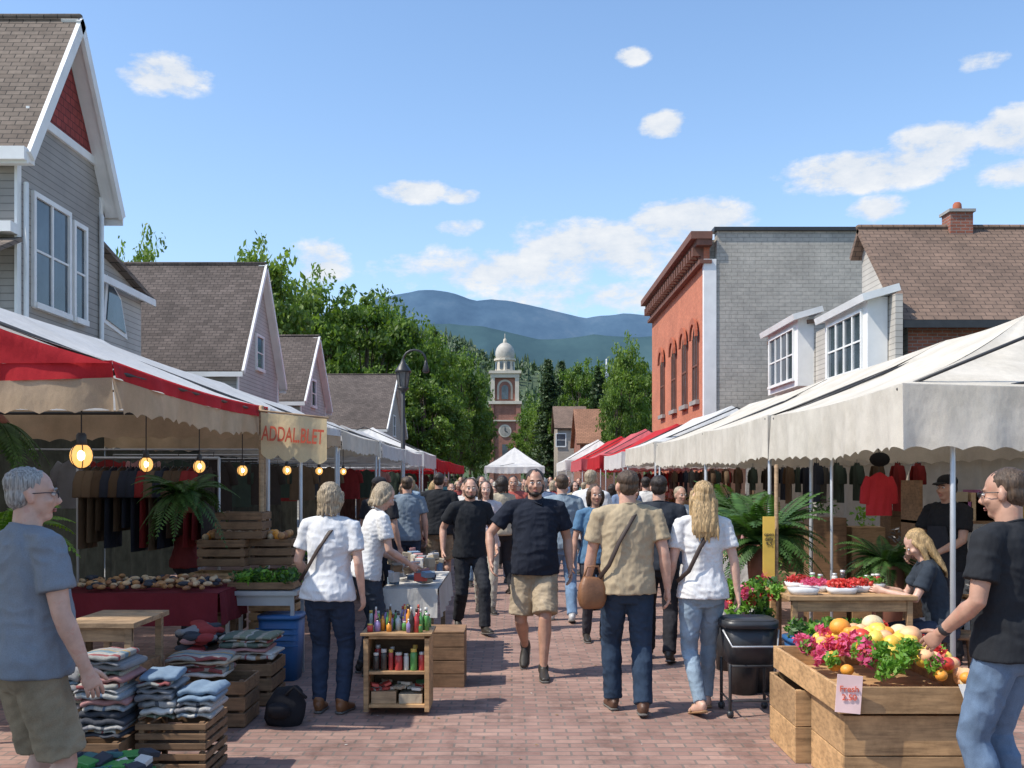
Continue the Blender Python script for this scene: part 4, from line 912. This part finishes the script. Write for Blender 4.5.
mb=MB(); mb.box(-2.8,-2.42,6.4,6.9,0.02,.3,WOODD); mb.box(-2.8,-2.42,6.4,6.88,.31,.5,WOODD); mb.obj('storage_boxes',bevel=.006)
obj_crate(-2.26,-1.83,6.85,7.25,0,.33,mat=WOODD); obj_stack(-2.38,-1.97,6.85,7.2,.34,.46,cols=[PL[2],TC[2],TC[1],TC[5],PL[3]]); 
obj_crate(-2.22,-1.80,7.5,7.95,0,.33,mat=WOODD); obj_stack(-2.22,-1.82,7.5,7.9,.34,.52,cols=[TC[3],TC[1],PL[1],TC[2],PL[4]])
mb=MB()
for i in range(24):
    mb.tube([(random.uniform(-2.5,-2.28),random.uniform(7.4,7.9),.42+.006*i),(random.uniform(-2.5,-2.28),random.uniform(7.4,7.9),.44+.006*i)],[(.07,.03),(.06,.025)],random.choice([TC[3],TC[4],TC[2],cloth('textile_red',(.32,.05,.05))]),10)
mb.box(-2.55,-2.24,7.35,7.95,.02,.42,WOODD); mb.obj('knitwear_box')
MAR=cloth('maroon_cloth',(.16,.02,.028)); e=empty('bakery_table',(-3.0,8.4,0))
mb=MB(); table(mb,-3.75,-2.38,8.05,8.8,.78,WOODD); mb.obj('table',e); mb=MB(); drape(mb,-3.77,-2.36,8.03,8.82,.782,.26,MAR); mb.obj('cloth',e)
mb=MB(); BR=[M('bread_crust',(.42,.22,.09),.7,.3,20),M('dark_crust',(.28,.13,.06),.7,.3,20),M('flour_crust',(.55,.40,.24),.8,.2,20)]
for i in range(170):
    x,y=random.uniform(-3.7,-2.45),random.uniform(8.08,8.75); mb.ell((x,y,.82+random.uniform(0,.05)),(random.uniform(.02,.06),random.uniform(.02,.035),.02),random.choice(BR+[TC[4]]),Matrix.Rotation(random.random()*3,3,'Z'),10,7)
mb.obj('bread',e)
for i,(x,y,z) in enumerate([(-2.95,9.1,0),(-2.95,9.1,.3),(-2.95,9.1,.6),(-2.45,9.3,0),(-2.45,9.3,.3),(-2.45,9.3,.6),(-2.9,9.2,.9),(-2.5,9.35,.9),(-2.75,9.25,1.15)]):
    obj_crate(x,x+.44,y,y+.36,z,z+.26,mat=random.choice([WOODD,WOODD,WOODL]))
mb=MB()
FR=[M('orange_skin',(.80,.32,.04),.45,.1,30,.2,200),M('apple_red',(.55,.05,.03),.35,.25,15),M('mango_yellow',(.80,.50,.07),.4,.25,10),M('peach_skin',(.78,.42,.22),.6,.3,12),M('plum_purple',(.15,.02,.08),.35,.2,8),M('lemon_yellow',(.82,.60,.10),.45,.15,20,.2,150),M('melon_skin',(.68,.54,.32),.6,.2,14,.3,60)]
for i in range(60): mb.ell((random.uniform(-2.9,-2.1),random.uniform(9.3,9.6),1.16+random.uniform(0,.04)),.035,random.choice(BR+FR[:1]),seg=8,ring=6)
mb.obj('produce')
mb=MB(); table(mb,-2.46,-1.82,8.45,8.95,.76,METAL,.03); mb.obj('folding_table')
mb=MB(); crate(mb,-2.42,-1.86,8.5,8.9,.765,.84,WOODD,1)
for i in range(26): mb.leaves((random.uniform(-2.4,-1.9),random.uniform(8.52,8.88),.87),(.07,.07,.07),40,.035,random.choice([GRN,DG,DG]))
mb.obj('seedling_tray')
BLU=M('blue_plastic',(.03,.12,.30),.4,.1,3)
def tub(name,x0,x1,y0,y1,z0,z1,mat):
    mb=MB(); cx,cy=(x0+x1)/2,(y0+y1)/2; a,b=(x1-x0)/2,(y1-y0)/2
    mb.tube([(cx,cy,z0),(cx,cy,z1-.02)],[(a*.85,b*.85),(a,b)],mat,20,V(1,0,0),e=.45,caps=False); mb.tube([(cx,cy,z1-.03),(cx,cy,z1)],[(a*1.05,b*1.05)]*2,mat,20,V(1,0,0),e=.45,caps=False)
    for i in range(4): mb.tube([(cx-a*.98,cy-b*.98,z1-.1-.05*i),(cx+a*.98,cy-b*.98,z1-.1-.05*i)],.006,mat,5)
    return mb.obj(name)
tub('blue_storage_tub',-2.16,-1.80,8.42,8.8,.0,.55,BLU)
mb=MB(); BKM=cloth('bag_black',(.018,.018,.022)); mb.tube([(-1.60,6.98,.02),(-1.58,6.98,.1),(-1.54,6.98,.19),(-1.5,6.98,.23)],[(.13,.10),(.14,.11),(.12,.09),(.05,.05)],BKM,14,V(1,0,0),e=.7); mb.tube([(-1.56,6.9,.22),(-1.5,6.88,.28),(-1.42,6.9,.2)],.012,BKM,6); mb.tube([(-1.6,6.87,.1),(-1.6,6.84,.14)],[(.08,.05)]*2,BKM,10); mb.obj('rucksack')
e=empty('display_cart',(-.83,7.4,0)); mb=MB()
for x in(-1.07,-.63): mb.box(x,x+.035,7.2,7.55,.03,.56,WOODL)
for z in(.06,.30,.555): mb.box(-1.034,-.631,7.205,7.545,z,z+.022,WOODL)
mb.box(-1.034,-.631,7.53,7.548,.083,.55,WOODD); mb.box(-1.09,-.575,7.18,7.57,.58,.60,WOODL); mb.obj('shelf',e,bevel=.003)
BC=[M('book_%d'%i,c,.6,.1) for i,c in enumerate([(.5,.08,.06),(.08,.2,.4),(.6,.55,.45),(.1,.3,.15),(.65,.45,.1),(.05,.05,.07),(.5,.5,.52),(.3,.1,.25)])]
JG=[M('jar_green',(.10,.30,.08),.15),M('jar_amber',(.45,.20,.03),.15),M('jar_white',(.60,.59,.55),.25),M('jar_red',(.45,.05,.05),.15),M('jar_dark',(.05,.04,.035),.2)]
def jar(mb,x,y,z,r,h,m):
    mb.tube([(x,y,z),(x,y,z+h*.75),(x,y,z+h*.84)],[r,r,r*.8],m,10,caps=False); mb.tube([(x,y,z+h*.84),(x,y,z+h)],[r*.85,r*.85],random.choice([JG[2],METAL,BC[4]]),10,caps=False)
mb=MB()
for y in(7.26,7.36):
    x=-1.01
    while x<-.66: r=random.uniform(.018,.030); jar(mb,x+r,y,.323,r,random.uniform(.09,.17),random.choice(JG)); x+=2*r+.008
mb.box(-1.02,-.84,7.24,7.44,.083,.17,WOODT); mb.box(-.82,-.65,7.24,7.44,.083,.15,TC[5])
for i in range(26): mb.obox((random.uniform(-1.0,-.67),random.uniform(7.26,7.42),.17+random.uniform(0,.05)),(.07,.05,.02),random.choice([BC[0],BC[2],JG[2],BC[3],TC[5]]),random.random()*3,random.uniform(-.4,.4),0)
mb.obj('jars_and_packets',e,bevel=.002)
mb=MB()
BT=[M('bottle_teal',(.05,.35,.37),.15),M('bottle_lilac',(.30,.22,.42),.15),M('bottle_lime',(.35,.50,.08),.15),M('bottle_orange',(.70,.28,.04),.15),M('bottle_pink',(.60,.18,.28),.15),M('bottle_clear',(.45,.52,.52),.1)]
for i in range(60):
    x=random.uniform(-1.06,-.61); y=random.uniform(7.22,7.52); h_=random.uniform(.07,.19); m=random.choice(BT+JG); r=random.uniform(.012,.024)
    if i%3==0: jar(mb,x,y,.602,r,h_*.7,m); continue
    mb.tube([(x,y,.602),(x,y,.602+h_*.62),(x,y,.602+h_*.72),(x,y,.602+h_*.86)],[r,r,r*.45,r*.42],m,10,caps=False); mb.tube([(x,y,.602+h_*.86),(x,y,.602+h_)],[r*.55,r*.5],random.choice([JG[4],JG[4],BC[0],BC[4],JG[2]]),8,caps=False)
mb.obj('bottles',e)
mb=MB(); 
crate(mb,-.70,-.39,8.2,8.6,0,.44,WOODD,4,gap=.006)
mb.box(-.70,-.39,8.2,8.6,.441,.46,WOODD); mb.obj('wooden_box',bevel=.003)
e=empty('display_table',(-.95,9.1,0)); mb=MB(); table(mb,-1.12,-.66,8.75,10.4,.74,WOODT); mb.obj('table',e)
mb=MB(); drape(mb,-1.13,-.65,8.74,10.4,.742,.25,cloth('white_tablecloth',(.55,.53,.49))); mb.obj('cloth',e)
mb=MB()
for i in range(90): mb.obox((random.uniform(-1.08,-.72),random.uniform(8.8,10.2),.78+random.uniform(0,.20)),(random.uniform(.04,.12),random.uniform(.04,.09),random.uniform(.02,.09)),random.choice(TC+[BC[2],BC[6],TC[1],TC[5],BC[0],WOODT]),random.random()*3,random.uniform(-.3,.3))
mb.obj('goods',e,bevel=.004)
def garment(mb,x,y,z,w_,h_,mat,ax='x',slv=True):
    ph=random.random()*6
    def P(a,d,zz): return (x+a,y+d,zz) if ax=='x' else (x+d,y+a,zz)
    def fn(sg):
        def f(u,v):
            half=w_/2*(.72+.28*min(1,v*5))*(1+.06*v) if v>0 else w_*.18
            a=(u-.5)*2*half; d=sg*(.03+.012*math.sin(u*19+ph+v*3)*v)*(math.sin(math.pi*u)**.5 if 0<u<1 else 0)
            return P(a,d,z-h_*v-(abs(u-.5)*.16*w_ if v<.01 else abs(u-.5)*.1*w_*(1-v)))
        return f
    mb.grid(fn(1),12,8,mat); mb.grid(fn(-1),12,8,mat)
    if slv:
        for s_ in(-1,1): mb.tube([P(s_*w_*.36,0,z-.06),P(s_*w_*.52,0,z-.16),P(s_*w_*.58,0,z-.30)],[(.05,.02),(.055,.025),(.05,.02)],mat,8)
    mb.tube([P(0,0,z+.07),P(0,0,z-.02)],.004,DARKM,5); mb.tube([P(-w_*.3,0,z-.05),P(0,0,z-.0),P(w_*.3,0,z-.05)],.005,DARKM,5)
e=empty('clothes_rack',(-3.4,8.9,0)); mb=MB()
for x in(-4.3,-2.9): mb.tube([(x,9.9,0),(x,9.9,1.92)],.015,METAL,8)
mb.tube([(-4.3,9.9,1.92),(-2.9,9.9,1.92)],.015,METAL,8); mb.obj('rail',e)
mb=MB(); GC=[cloth('garment_%d'%i,c) for i,c in enumerate([(.05,.04,.035),(.25,.03,.03),(.10,.065,.04),(.03,.035,.05),(.10,.095,.085),(.05,.07,.055),(.16,.11,.07)])]
x=-4.2
while x<-2.95: garment(mb,x,9.9,1.84,.42,random.uniform(.6,.85),random.choice(GC),'y'); x+=.085
mb.obj('garments',e)
def fern(name,c,n,ln,mat,up=.5,seed=0):
    rr=random.Random(seed); mb=MB(); c=Vector(c)
    for i in range(n):
        a=rr.random()*6.28; u_=rr.uniform(.2,1)*up; l_=ln*rr.uniform(.6,1.1); d=V(math.cos(a),math.sin(a),0); pts=[]
        for k in range(13):
            t=k/12; pts.append(c+d*l_*t*(.9)+V(0,0,l_*(u_*1.6*t-1.3*t*t*(.4+.6*(1-u_)))))
        mb.tube(pts,[.006*(1-.06*k) for k in range(13)],mat,4)
        for k in range(1,13):
            tdir=(pts[k]-pts[k-1]).normalized(); s_=tdir.cross(V(0,0,1)).normalized(); w_=l_*.22*math.sin(math.pi*min(1,.15+.8*k/12))
            for sg in(-1,1):
                for q in(0,.5):
                    b=pts[k-1].lerp(pts[k],q); tip=b+s_*sg*w_+tdir*w_*.5-V(0,0,w_*.25); m_=(b+tip)/2
                    mb.add([b,m_+tdir*.012*ln*2,tip,m_-tdir*.012*ln*2],[(0,1,2,3)],mat)
    return mb
mb=fern('x',(-2.95,9.0,1.55),46,.5,DG,.7,1); mb.tube([(-2.95,9,1.5),(-2.95,9,1.41)],[.14,.10],M('pot',(.25,.1,.06),.8),12,caps=False); mb.obj('potted_fern')
mb=fern('x',(-3.75,7.2,2.1),30,.45,DG,.3,2); mb.tube([(-3.75,7.2,2.12),(-3.75,7.2,2.0)],[.12,.08],MC['pot'],12); mb.tube([(-3.75,7.2,2.1),(-3.75,7.2,2.55)],.004,DARKM,4); mb.obj('hanging_plant')
mb=fern('x',(-4.1,8.0,1.2),40,.7,GRN,.8,3); mb.tube([(-4.1,8,1.2),(-4.1,8,.0)],[.18,.14],MC['pot'],12,caps=False); mb.obj('potted_palm')
BULB=emis('bulb_glow',(1,.50,.13),1.25); FIL=emis('bulb_filament',(1,.8,.45),9)
for x,y,z,r in((-2.82,6.55,1.86,.072),(-3.0,8.2,1.83,.055),(-2.72,8.7,1.82,.05),(-2.75,10.2,1.8,.05),(-2.7,12,1.82,.05),(-2.7,14,1.83,.05),(-2.7,16,1.84,.05)):
    mb=MB(); mb.ell((x,y,z),(r,r,r*1.1),BULB,seg=16,ring=12); mb.ell((x+.3*r,y-.75*r,z),(r*.35,r*.35,r*.5),FIL,seg=8,ring=6); mb.tube([(x,y,z+r),(x,y,z+r*1.9)],[r*.5,r*.45],DARKM,10)
    mb.tube([(x,y,z+r*1.8),(x,y,2.38)],.005,DARKM,4)
    for k in range(6):
        a=k*math.pi/3; mb.tube([(x+(r+.006)*math.sin(t)*math.cos(a),y+(r+.006)*math.sin(t)*math.sin(a),z+(r*1.1+.006)*math.cos(t)) for t in [math.pi*i/8 for i in range(9)]],.0035,DARKM,4)
    mb.obj('hanging_lantern')
e=empty('market_banner',(-2.10,9.75,1.8)); mb=MB()
mb.grid(lambda u,v:(-2.44+.63*u,9.72+.05*u+.02*math.sin(u*9),2.36-.06*u-.40*v-(0 if v<.99 else .05*abs(math.sin(u*math.pi*4)))),40,6,cloth('banner_cream',(.86,.68,.40),.06,.4)); mb.obj('cloth',e)
def text(s_,size,mat,loc,rot,parent,name='lettering',sx=1,bold=.0):
    c=bpy.data.curves.new('t','FONT'); c.body=s_; c.size=size; c.align_x='CENTER'; c.align_y='CENTER'; c.extrude=.002; c.offset=bold
    o=bpy.data.objects.new('t',c); COL.objects.link(o); dg=bpy.context.evaluated_depsgraph_get(); me=bpy.data.meshes.new_from_object(o.evaluated_get(dg)); bpy.data.objects.remove(o)
    me.materials.clear(); me.materials.append(mat); o=bpy.data.objects.new(name,me); COL.objects.link(o); o.rotation_euler=rot; o.scale=(sx,1,1)
    if parent: o.parent=parent; o.location=Vector(loc)-parent.location
    else: o.location=loc
RT=M('red_lettering',(.62,.10,.04),.6)
text('ADDAL.BLET',.20,RT,(-2.125,9.69,2.13),(R(90),R(4),R(4)),e,sx=.52,bold=.003)
mb=MB(); mb.tube([(-2.47,9.75,2.38),(-1.80,9.8,2.31)],.012,WOODT,6); mb.tube([(-2.45,9.78,0),(-2.45,9.78,2.42)],.025,WOODT,8); mb.tube([(-2.08,9.85,0),(-2.08,9.85,2.33)],.018,METAL,8); mb.obj('pole',e)
# -- right produce stand
e=empty('produce_stand',(2.15,5.9,0)); mb=MB()
crate(mb,1.78,2.56,5.36,5.95,0,.44,WOODL,2,gap=.006); crate(mb,1.70,2.5,6.0,6.6,0,.44,WOODL,2,gap=.006)
mb.obj('base_crates',e,bevel=.003)
mb=MB(); crate(mb,1.74,2.60,5.32,6.66,.455,.60,WOODL,1,.02,gap=.002); mb.obj('tray',e,bevel=.003)
mb=MB()
def heap(x,y): return .60+.20*max(0,math.sin(math.pi*(x-1.76)/.84))*max(0,math.sin(math.pi*(y-5.3)/1.36))**.7
for i in range(280):
    x,y=random.uniform(1.82,2.54),random.uniform(5.4,6.6)
    if x<2.02 and random.random()<.8: continue
    if y<5.62 and 1.95<x<2.3: continue
    r=random.uniform(.032,.050); z=heap(x,y)-random.uniform(-.01,.05)
    mb.ell((x,y,z),(r,r*random.uniform(.9,1.25),r*.93),random.choices(FR,[4,1.2,4,3.5,.3,3.5,1.6])[0],Matrix.Rotation(random.random()*3,3,'Z'),16,12)
for x,y,k in((2.2,6.1,6),(2.33,5.85,3),(2.05,6.25,0),(2.4,6.2,6)): mb.ell((x,y,heap(x,y)+.03),(.065,.06,.055),FR[k],None,16,12)
mb.obj('fruit',e)
mb=MB()
for i in range(22): x,y=random.uniform(1.80,2.04),random.uniform(5.5,6.55); mb.leaves((x,y,heap(x,y)+.03),.05,60,.028,random.choice([MAG,MAG,MAG,REDP,GRN]))
for i in range(12): x,y=random.uniform(1.98,2.32),random.uniform(5.38,5.62); mb.leaves((x,y,heap(x,y)+.02),.055,90,.026,GRN)
for i in range(8): x,y=random.uniform(2.3,2.5),random.uniform(5.4,6.4); mb.leaves((x,y,heap(x,y)+.03),.04,50,.028,random.choice([MAG,GRN,REDP]))
mb.obj('lettuce_and_flowers',e)
e2=empty('price_sign',(1.82,5.3,.6)); mb=MB(); mb.obox((1.78,5.285,.57),(.13,.006,.20),M('pink_card',(.74,.54,.52),.8),R(-8),0,R(4)); mb.obj('card',e2)
text('Fresh\n2.50',.045,RT,(1.78,5.276,.575),(R(90),0,R(-8)),e2)
e3=empty('price_sign',(2.45,5.28,.5)); mb=MB(); mb.slab([(2.36,5.29,.62),(2.42,5.27,.44),(2.48,5.27,.63)][::-1],.004,WHITE); mb.obj('card',e3)
mb=MB(); table(mb,2.15,3.15,7.75,8.5,.80,WOODL); mb.obj('wooden_table',bevel=.004)
mb=MB()
for k,(cx,cy,m) in enumerate([(2.62,7.95,REDP),(2.8,8.1,REDP),(2.45,8.1,MAG),(2.3,7.9,M('white_goods',(.6,.6,.6),.5)),(2.95,8.25,GRN),(2.4,8.35,REDP)]):
    mb.tube([(cx,cy,.802),(cx,cy,.85)],[(.10,.08),(.12,.10)],M('white_tray',(.7,.7,.7),.5),14,V(1,0,0),e=.6,caps=False)
    if m in(REDP,MAG,GRN): mb.leaves((cx,cy,.87),(.12,.10,.045),320,.022,m)
for i in range(30): mb.ell((random.uniform(2.5,2.85),random.uniform(7.9,8.2),.88),.02,FR[1],seg=8,ring=6)
for i in range(9): jar(mb,random.uniform(2.5,3.1),random.uniform(8.25,8.45),.802,.025,random.uniform(.08,.16),random.choice(JG))
mb.obj('berry_trays')
mb=MB(); table(mb,1.95,2.55,6.85,7.3,.40,METAL,.03); mb.obj('metal_stand')
tub('blue_storage_tub',1.93,2.30,6.85,7.2,.41,.60,BLU); tub('blue_storage_tub',2.32,2.62,6.9,7.25,.41,.62,M('teal_plastic',(.05,.2,.25),.4))
mb=MB()
for i in range(30): mb.leaves((random.uniform(1.95,2.6),random.uniform(6.88,7.2),.65),(.08,.08,.07),45,.035,random.choice([GRN,DG]))
mb.obj('leafy_greens')
tub('red_storage_tub',1.90,2.16,6.72,6.84,0,.3,M('red_plastic',(.4,.03,.03),.4))
mb=MB(); BP=M('black_plastic',(.03,.032,.036),.4,.2,8,.1,60)
for x in(1.56,1.88):
    for y in(7.15,7.45): mb.tube([(x,y,.05),(x,y,.38)],.012,DARKM,6); mb.tube([(x-.01,y,.028),(x+.01,y,.028)],[.027,.027],BP,12)
    mb.tube([(x,7.15,.12),(x,7.45,.12)],.008,DARKM,5)
mb.tube([(1.56,7.15,.12),(1.88,7.15,.12)],.008,DARKM,5); mb.tube([(1.56,7.15,.37),(1.88,7.15,.37)],.01,DARKM,5)
mb.tube([(1.72,7.3,.38),(1.72,7.3,.66)],[(.16,.15),(.19,.17)],BP,22,V(1,0,0),e=.5,caps=False); mb.tube([(1.72,7.3,.64),(1.72,7.3,.69)],[(.205,.19),(.205,.19)],BP,22,V(1,0,0),e=.5,caps=False)
mb.tube([(1.72,7.3,.688),(1.72,7.3,.70)],[(.19,.175),(.18,.165)],DARKM,22,V(1,0,0),e=.5,caps=False)
mb.tube([(1.52,7.2,.62),(1.56,7.08,.52),(1.88,7.08,.52),(1.92,7.2,.62)],.008,METAL,6); mb.obj('wheeled_bin')
for i,(x,y,m) in enumerate([(2.0,8.1,REDP),(2.1,8.6,GRN),(2.25,9.2,MAG),(1.95,9.0,FR[0]),(1.85,8.0,MAG)]):
    mb=MB(); mb.tube([(x,y,0),(x,y,.55)],[.11,.15],BP,14,caps=False)
    if m is not FR[0]:
        for k in range(12): mb.leaves((x+random.uniform(-.15,.15),y+random.uniform(-.12,.12),.70+random.uniform(-.1,.15)),.07,50,.04,random.choice([m,DG,GRN]))
    else:
        for k in range(30): mb.ell((x+random.uniform(-.11,.11),y+random.uniform(-.11,.11),.56+random.uniform(0,.05)),.035,FR[k%4],seg=10,ring=8)
    mb.obj('flower_bucket')
mb=fern('x',(2.55,10.2,1.05),60,.75,DG,.9,5); mb.tube([(2.55,10.2,1.05),(2.55,10.2,.6)],[.17,.13],MC['pot'],12,caps=False); mb.tube([(2.55,10.2,.6),(2.55,10.2,0)],.2,WOODD,12,caps=False); mb.obj('potted_palm')
mb=fern('x',(2.75,12.4,1.3),40,.6,DG,.8,6); mb.tube([(2.75,12.4,1.3),(2.75,12.4,0)],[.17,.13],MC['pot'],12,caps=False); mb.obj('potted_fern')
for px_,py_,sz,sd_ in((3.75,10.0,.55,8),(4.9,9.2,.6,9)):
    mb=fern('x',(px_,py_,.85),44,sz,DG,.9,sd_); mb.tube([(px_,py_,.85),(px_,py_,0)],[.17,.13],MC['pot'],12,caps=False); mb.obj('potted_fern')
e=empty('yellow_sign',(2.42,9.4,.6)); mb=MB(); mb.box(2.35,2.46,9.36,9.375,.78,1.36,M('yellow_card',(.78,.50,.09),.7)); mb.tube([(2.49,9.42,0),(2.49,9.42,1.84)],.02,WOODT,8); mb.obj('board',e)
text('open\ndaily\n9-5',.045,DARKM,(2.405,9.355,1.15),(R(90),0,0),e)
e=empty('clothes_display',(3.6,9.6,0)); mb=MB(); mb.tube([(3.1,9.7,2.08),(5.6,9.7,2.08)],.012,METAL,6); mb.tube([(3.1,9.7,0),(3.1,9.7,2.08)],.015,METAL,6); mb.tube([(5.6,9.7,0),(5.6,9.7,2.08)],.015,METAL,6); mb.obj('rail',e)
mb=MB(); RS=cloth('red_tee',(.46,.03,.035)); garment(mb,3.53,9.62,1.78,.24,.42,RS)
mb.ell((3.53,9.6,1.90),(.1,.07,.07),BLACK); mb.tube([(3.53,9.6,1.95),(3.53,9.7,2.08)],.004,DARKM,4); mb.obj('garments',e)
GM=BC+TC+BR
def stall(x0,x1,y0,y1,k):
    e=empty('market_stall_table',((x0+x1)/2,(y0+y1)/2,0)); mb=MB(); table(mb,x0,x1,y0,y1,.78,WOODT); mb.obj('table',e)
    if k%3: mb=MB(); drape(mb,x0-.01,x1+.01,y0-.01,y1+.01,.782,.5,[TC[0],TC[1],TC[5],MAR,TC[4]][k%5]); mb.obj('cloth',e)
    mb=MB()
    for i in range(int(26*(y1-y0))):
        c=(random.uniform(x0+.05,x1-.05),random.uniform(y0+.05,y1-.05)); t=random.random()
        if t<.45: h=random.uniform(.04,.22); mb.obox((c[0],c[1],.80+h/2),(random.uniform(.05,.2),random.uniform(.05,.15),h),random.choice(GM),random.random()*3)
        elif t<.7: mb.ell((c[0],c[1],.84),random.uniform(.03,.05),random.choice(FR+BR),seg=8,ring=6)
        elif t<.85: h=random.uniform(.12,.3); mb.tube([(c[0],c[1],.8),(c[0],c[1],.8+h*.7),(c[0],c[1],.8+h)],[.03,.03,.012],random.choice(GM),8)
        else: mb.leaves((c[0],c[1],.9),(.09,.09,.1),50,.05,random.choice([GRN,DG,MAG]))
    mb.obj('goods',e)
k=0
for y in np.arange(10.9,44,3.1):
    stall(-2.45,-1.85,float(y),float(y)+2.5,k); k+=1
    stall(2.35,2.95,float(y)+.8,float(y)+3.2,k); k+=1
for y in np.arange(11.4,40,2.4):
    mb=MB()
    for i in range(5): garment(mb,-3.4-.4*i,float(y),1.95,.4,random.uniform(.5,.7),random.choice(GC+TC[2:]),'x')
    mb.tube([(-5.5,float(y),2.05),(-2.9,float(y),2.05)],.012,METAL,6); mb.obj('hanging_clothes')
    mb=MB()
    for i in range(5): h=random.uniform(.3,1.3); mb.box(3.5+.45*i,3.88+.45*i,float(y)+.2,float(y)+.6,.0,h,random.choice([WOODD,WOODL,WOODD,WOODT])); mb.leaves((3.7+.45*i,float(y)+.4,h+.12),(.16,.14,.14),50,.05,random.choice([DG,GRN,DG,TC[2]]))
    mb.obj('stacked_boxes')
    if y>13:
        mb=MB()
        for i in range(6): garment(mb,4.2+.28*i,float(y),1.95,.3,random.uniform(.4,.7),random.choice(GC),'y')
        mb.tube([(3.9,float(y),2.05),(5.9,float(y),2.05)],.012,METAL,6); mb.obj('hanging_clothes')
e=empty('storage_shelf',(4.6,10.4,0)); mb=MB()
for z in(.1,.7,1.25): mb.box(4.2,5.9,10.3,10.8,z,z+.03,WOODD)
for x in(4.2,5.87): mb.box(x,x+.03,10.3,10.8,0,1.7,WOODD)
for i in range(44): h=random.uniform(.08,.35); x=random.uniform(4.3,5.7); z=random.choice([.131,.731,1.281]); mb.obox((x,10.5,z+h/2),(random.uniform(.06,.2),.3,h),random.choice(GM))
mb.obj('shelves',e)
mb=MB(); LE=M('brown_leather',(.22,.10,.045),.5,.25,8,.3,60)
mb.tube([(.575,7.20,.80),(.575,7.20,.85),(.58,7.20,.94),(.585,7.20,.99)],[(.09,.05),(.105,.06),(.10,.05),(.08,.03)],LE,16,V(1,.3,0),e=.6); mb.tube([(.51,7.20,.98),(.54,7.18,1.08),(.62,7.20,1.08),(.65,7.20,.98)],.009,LE,6); mb.obj('shoulder_bag')
mb=MB(); mb.tube([(3.6,8.03,.44),(3.6,8.03,.48)],[.17,.17],WOODD,16,caps=False)
for a in range(4): q=a*math.pi/2+.7; mb.tube([(3.6+.12*math.cos(q),8.03+.12*math.sin(q),.44),(3.6+.19*math.cos(q),8.03+.19*math.sin(q),0)],.015,WOODD,6)
mb.obj('stool')
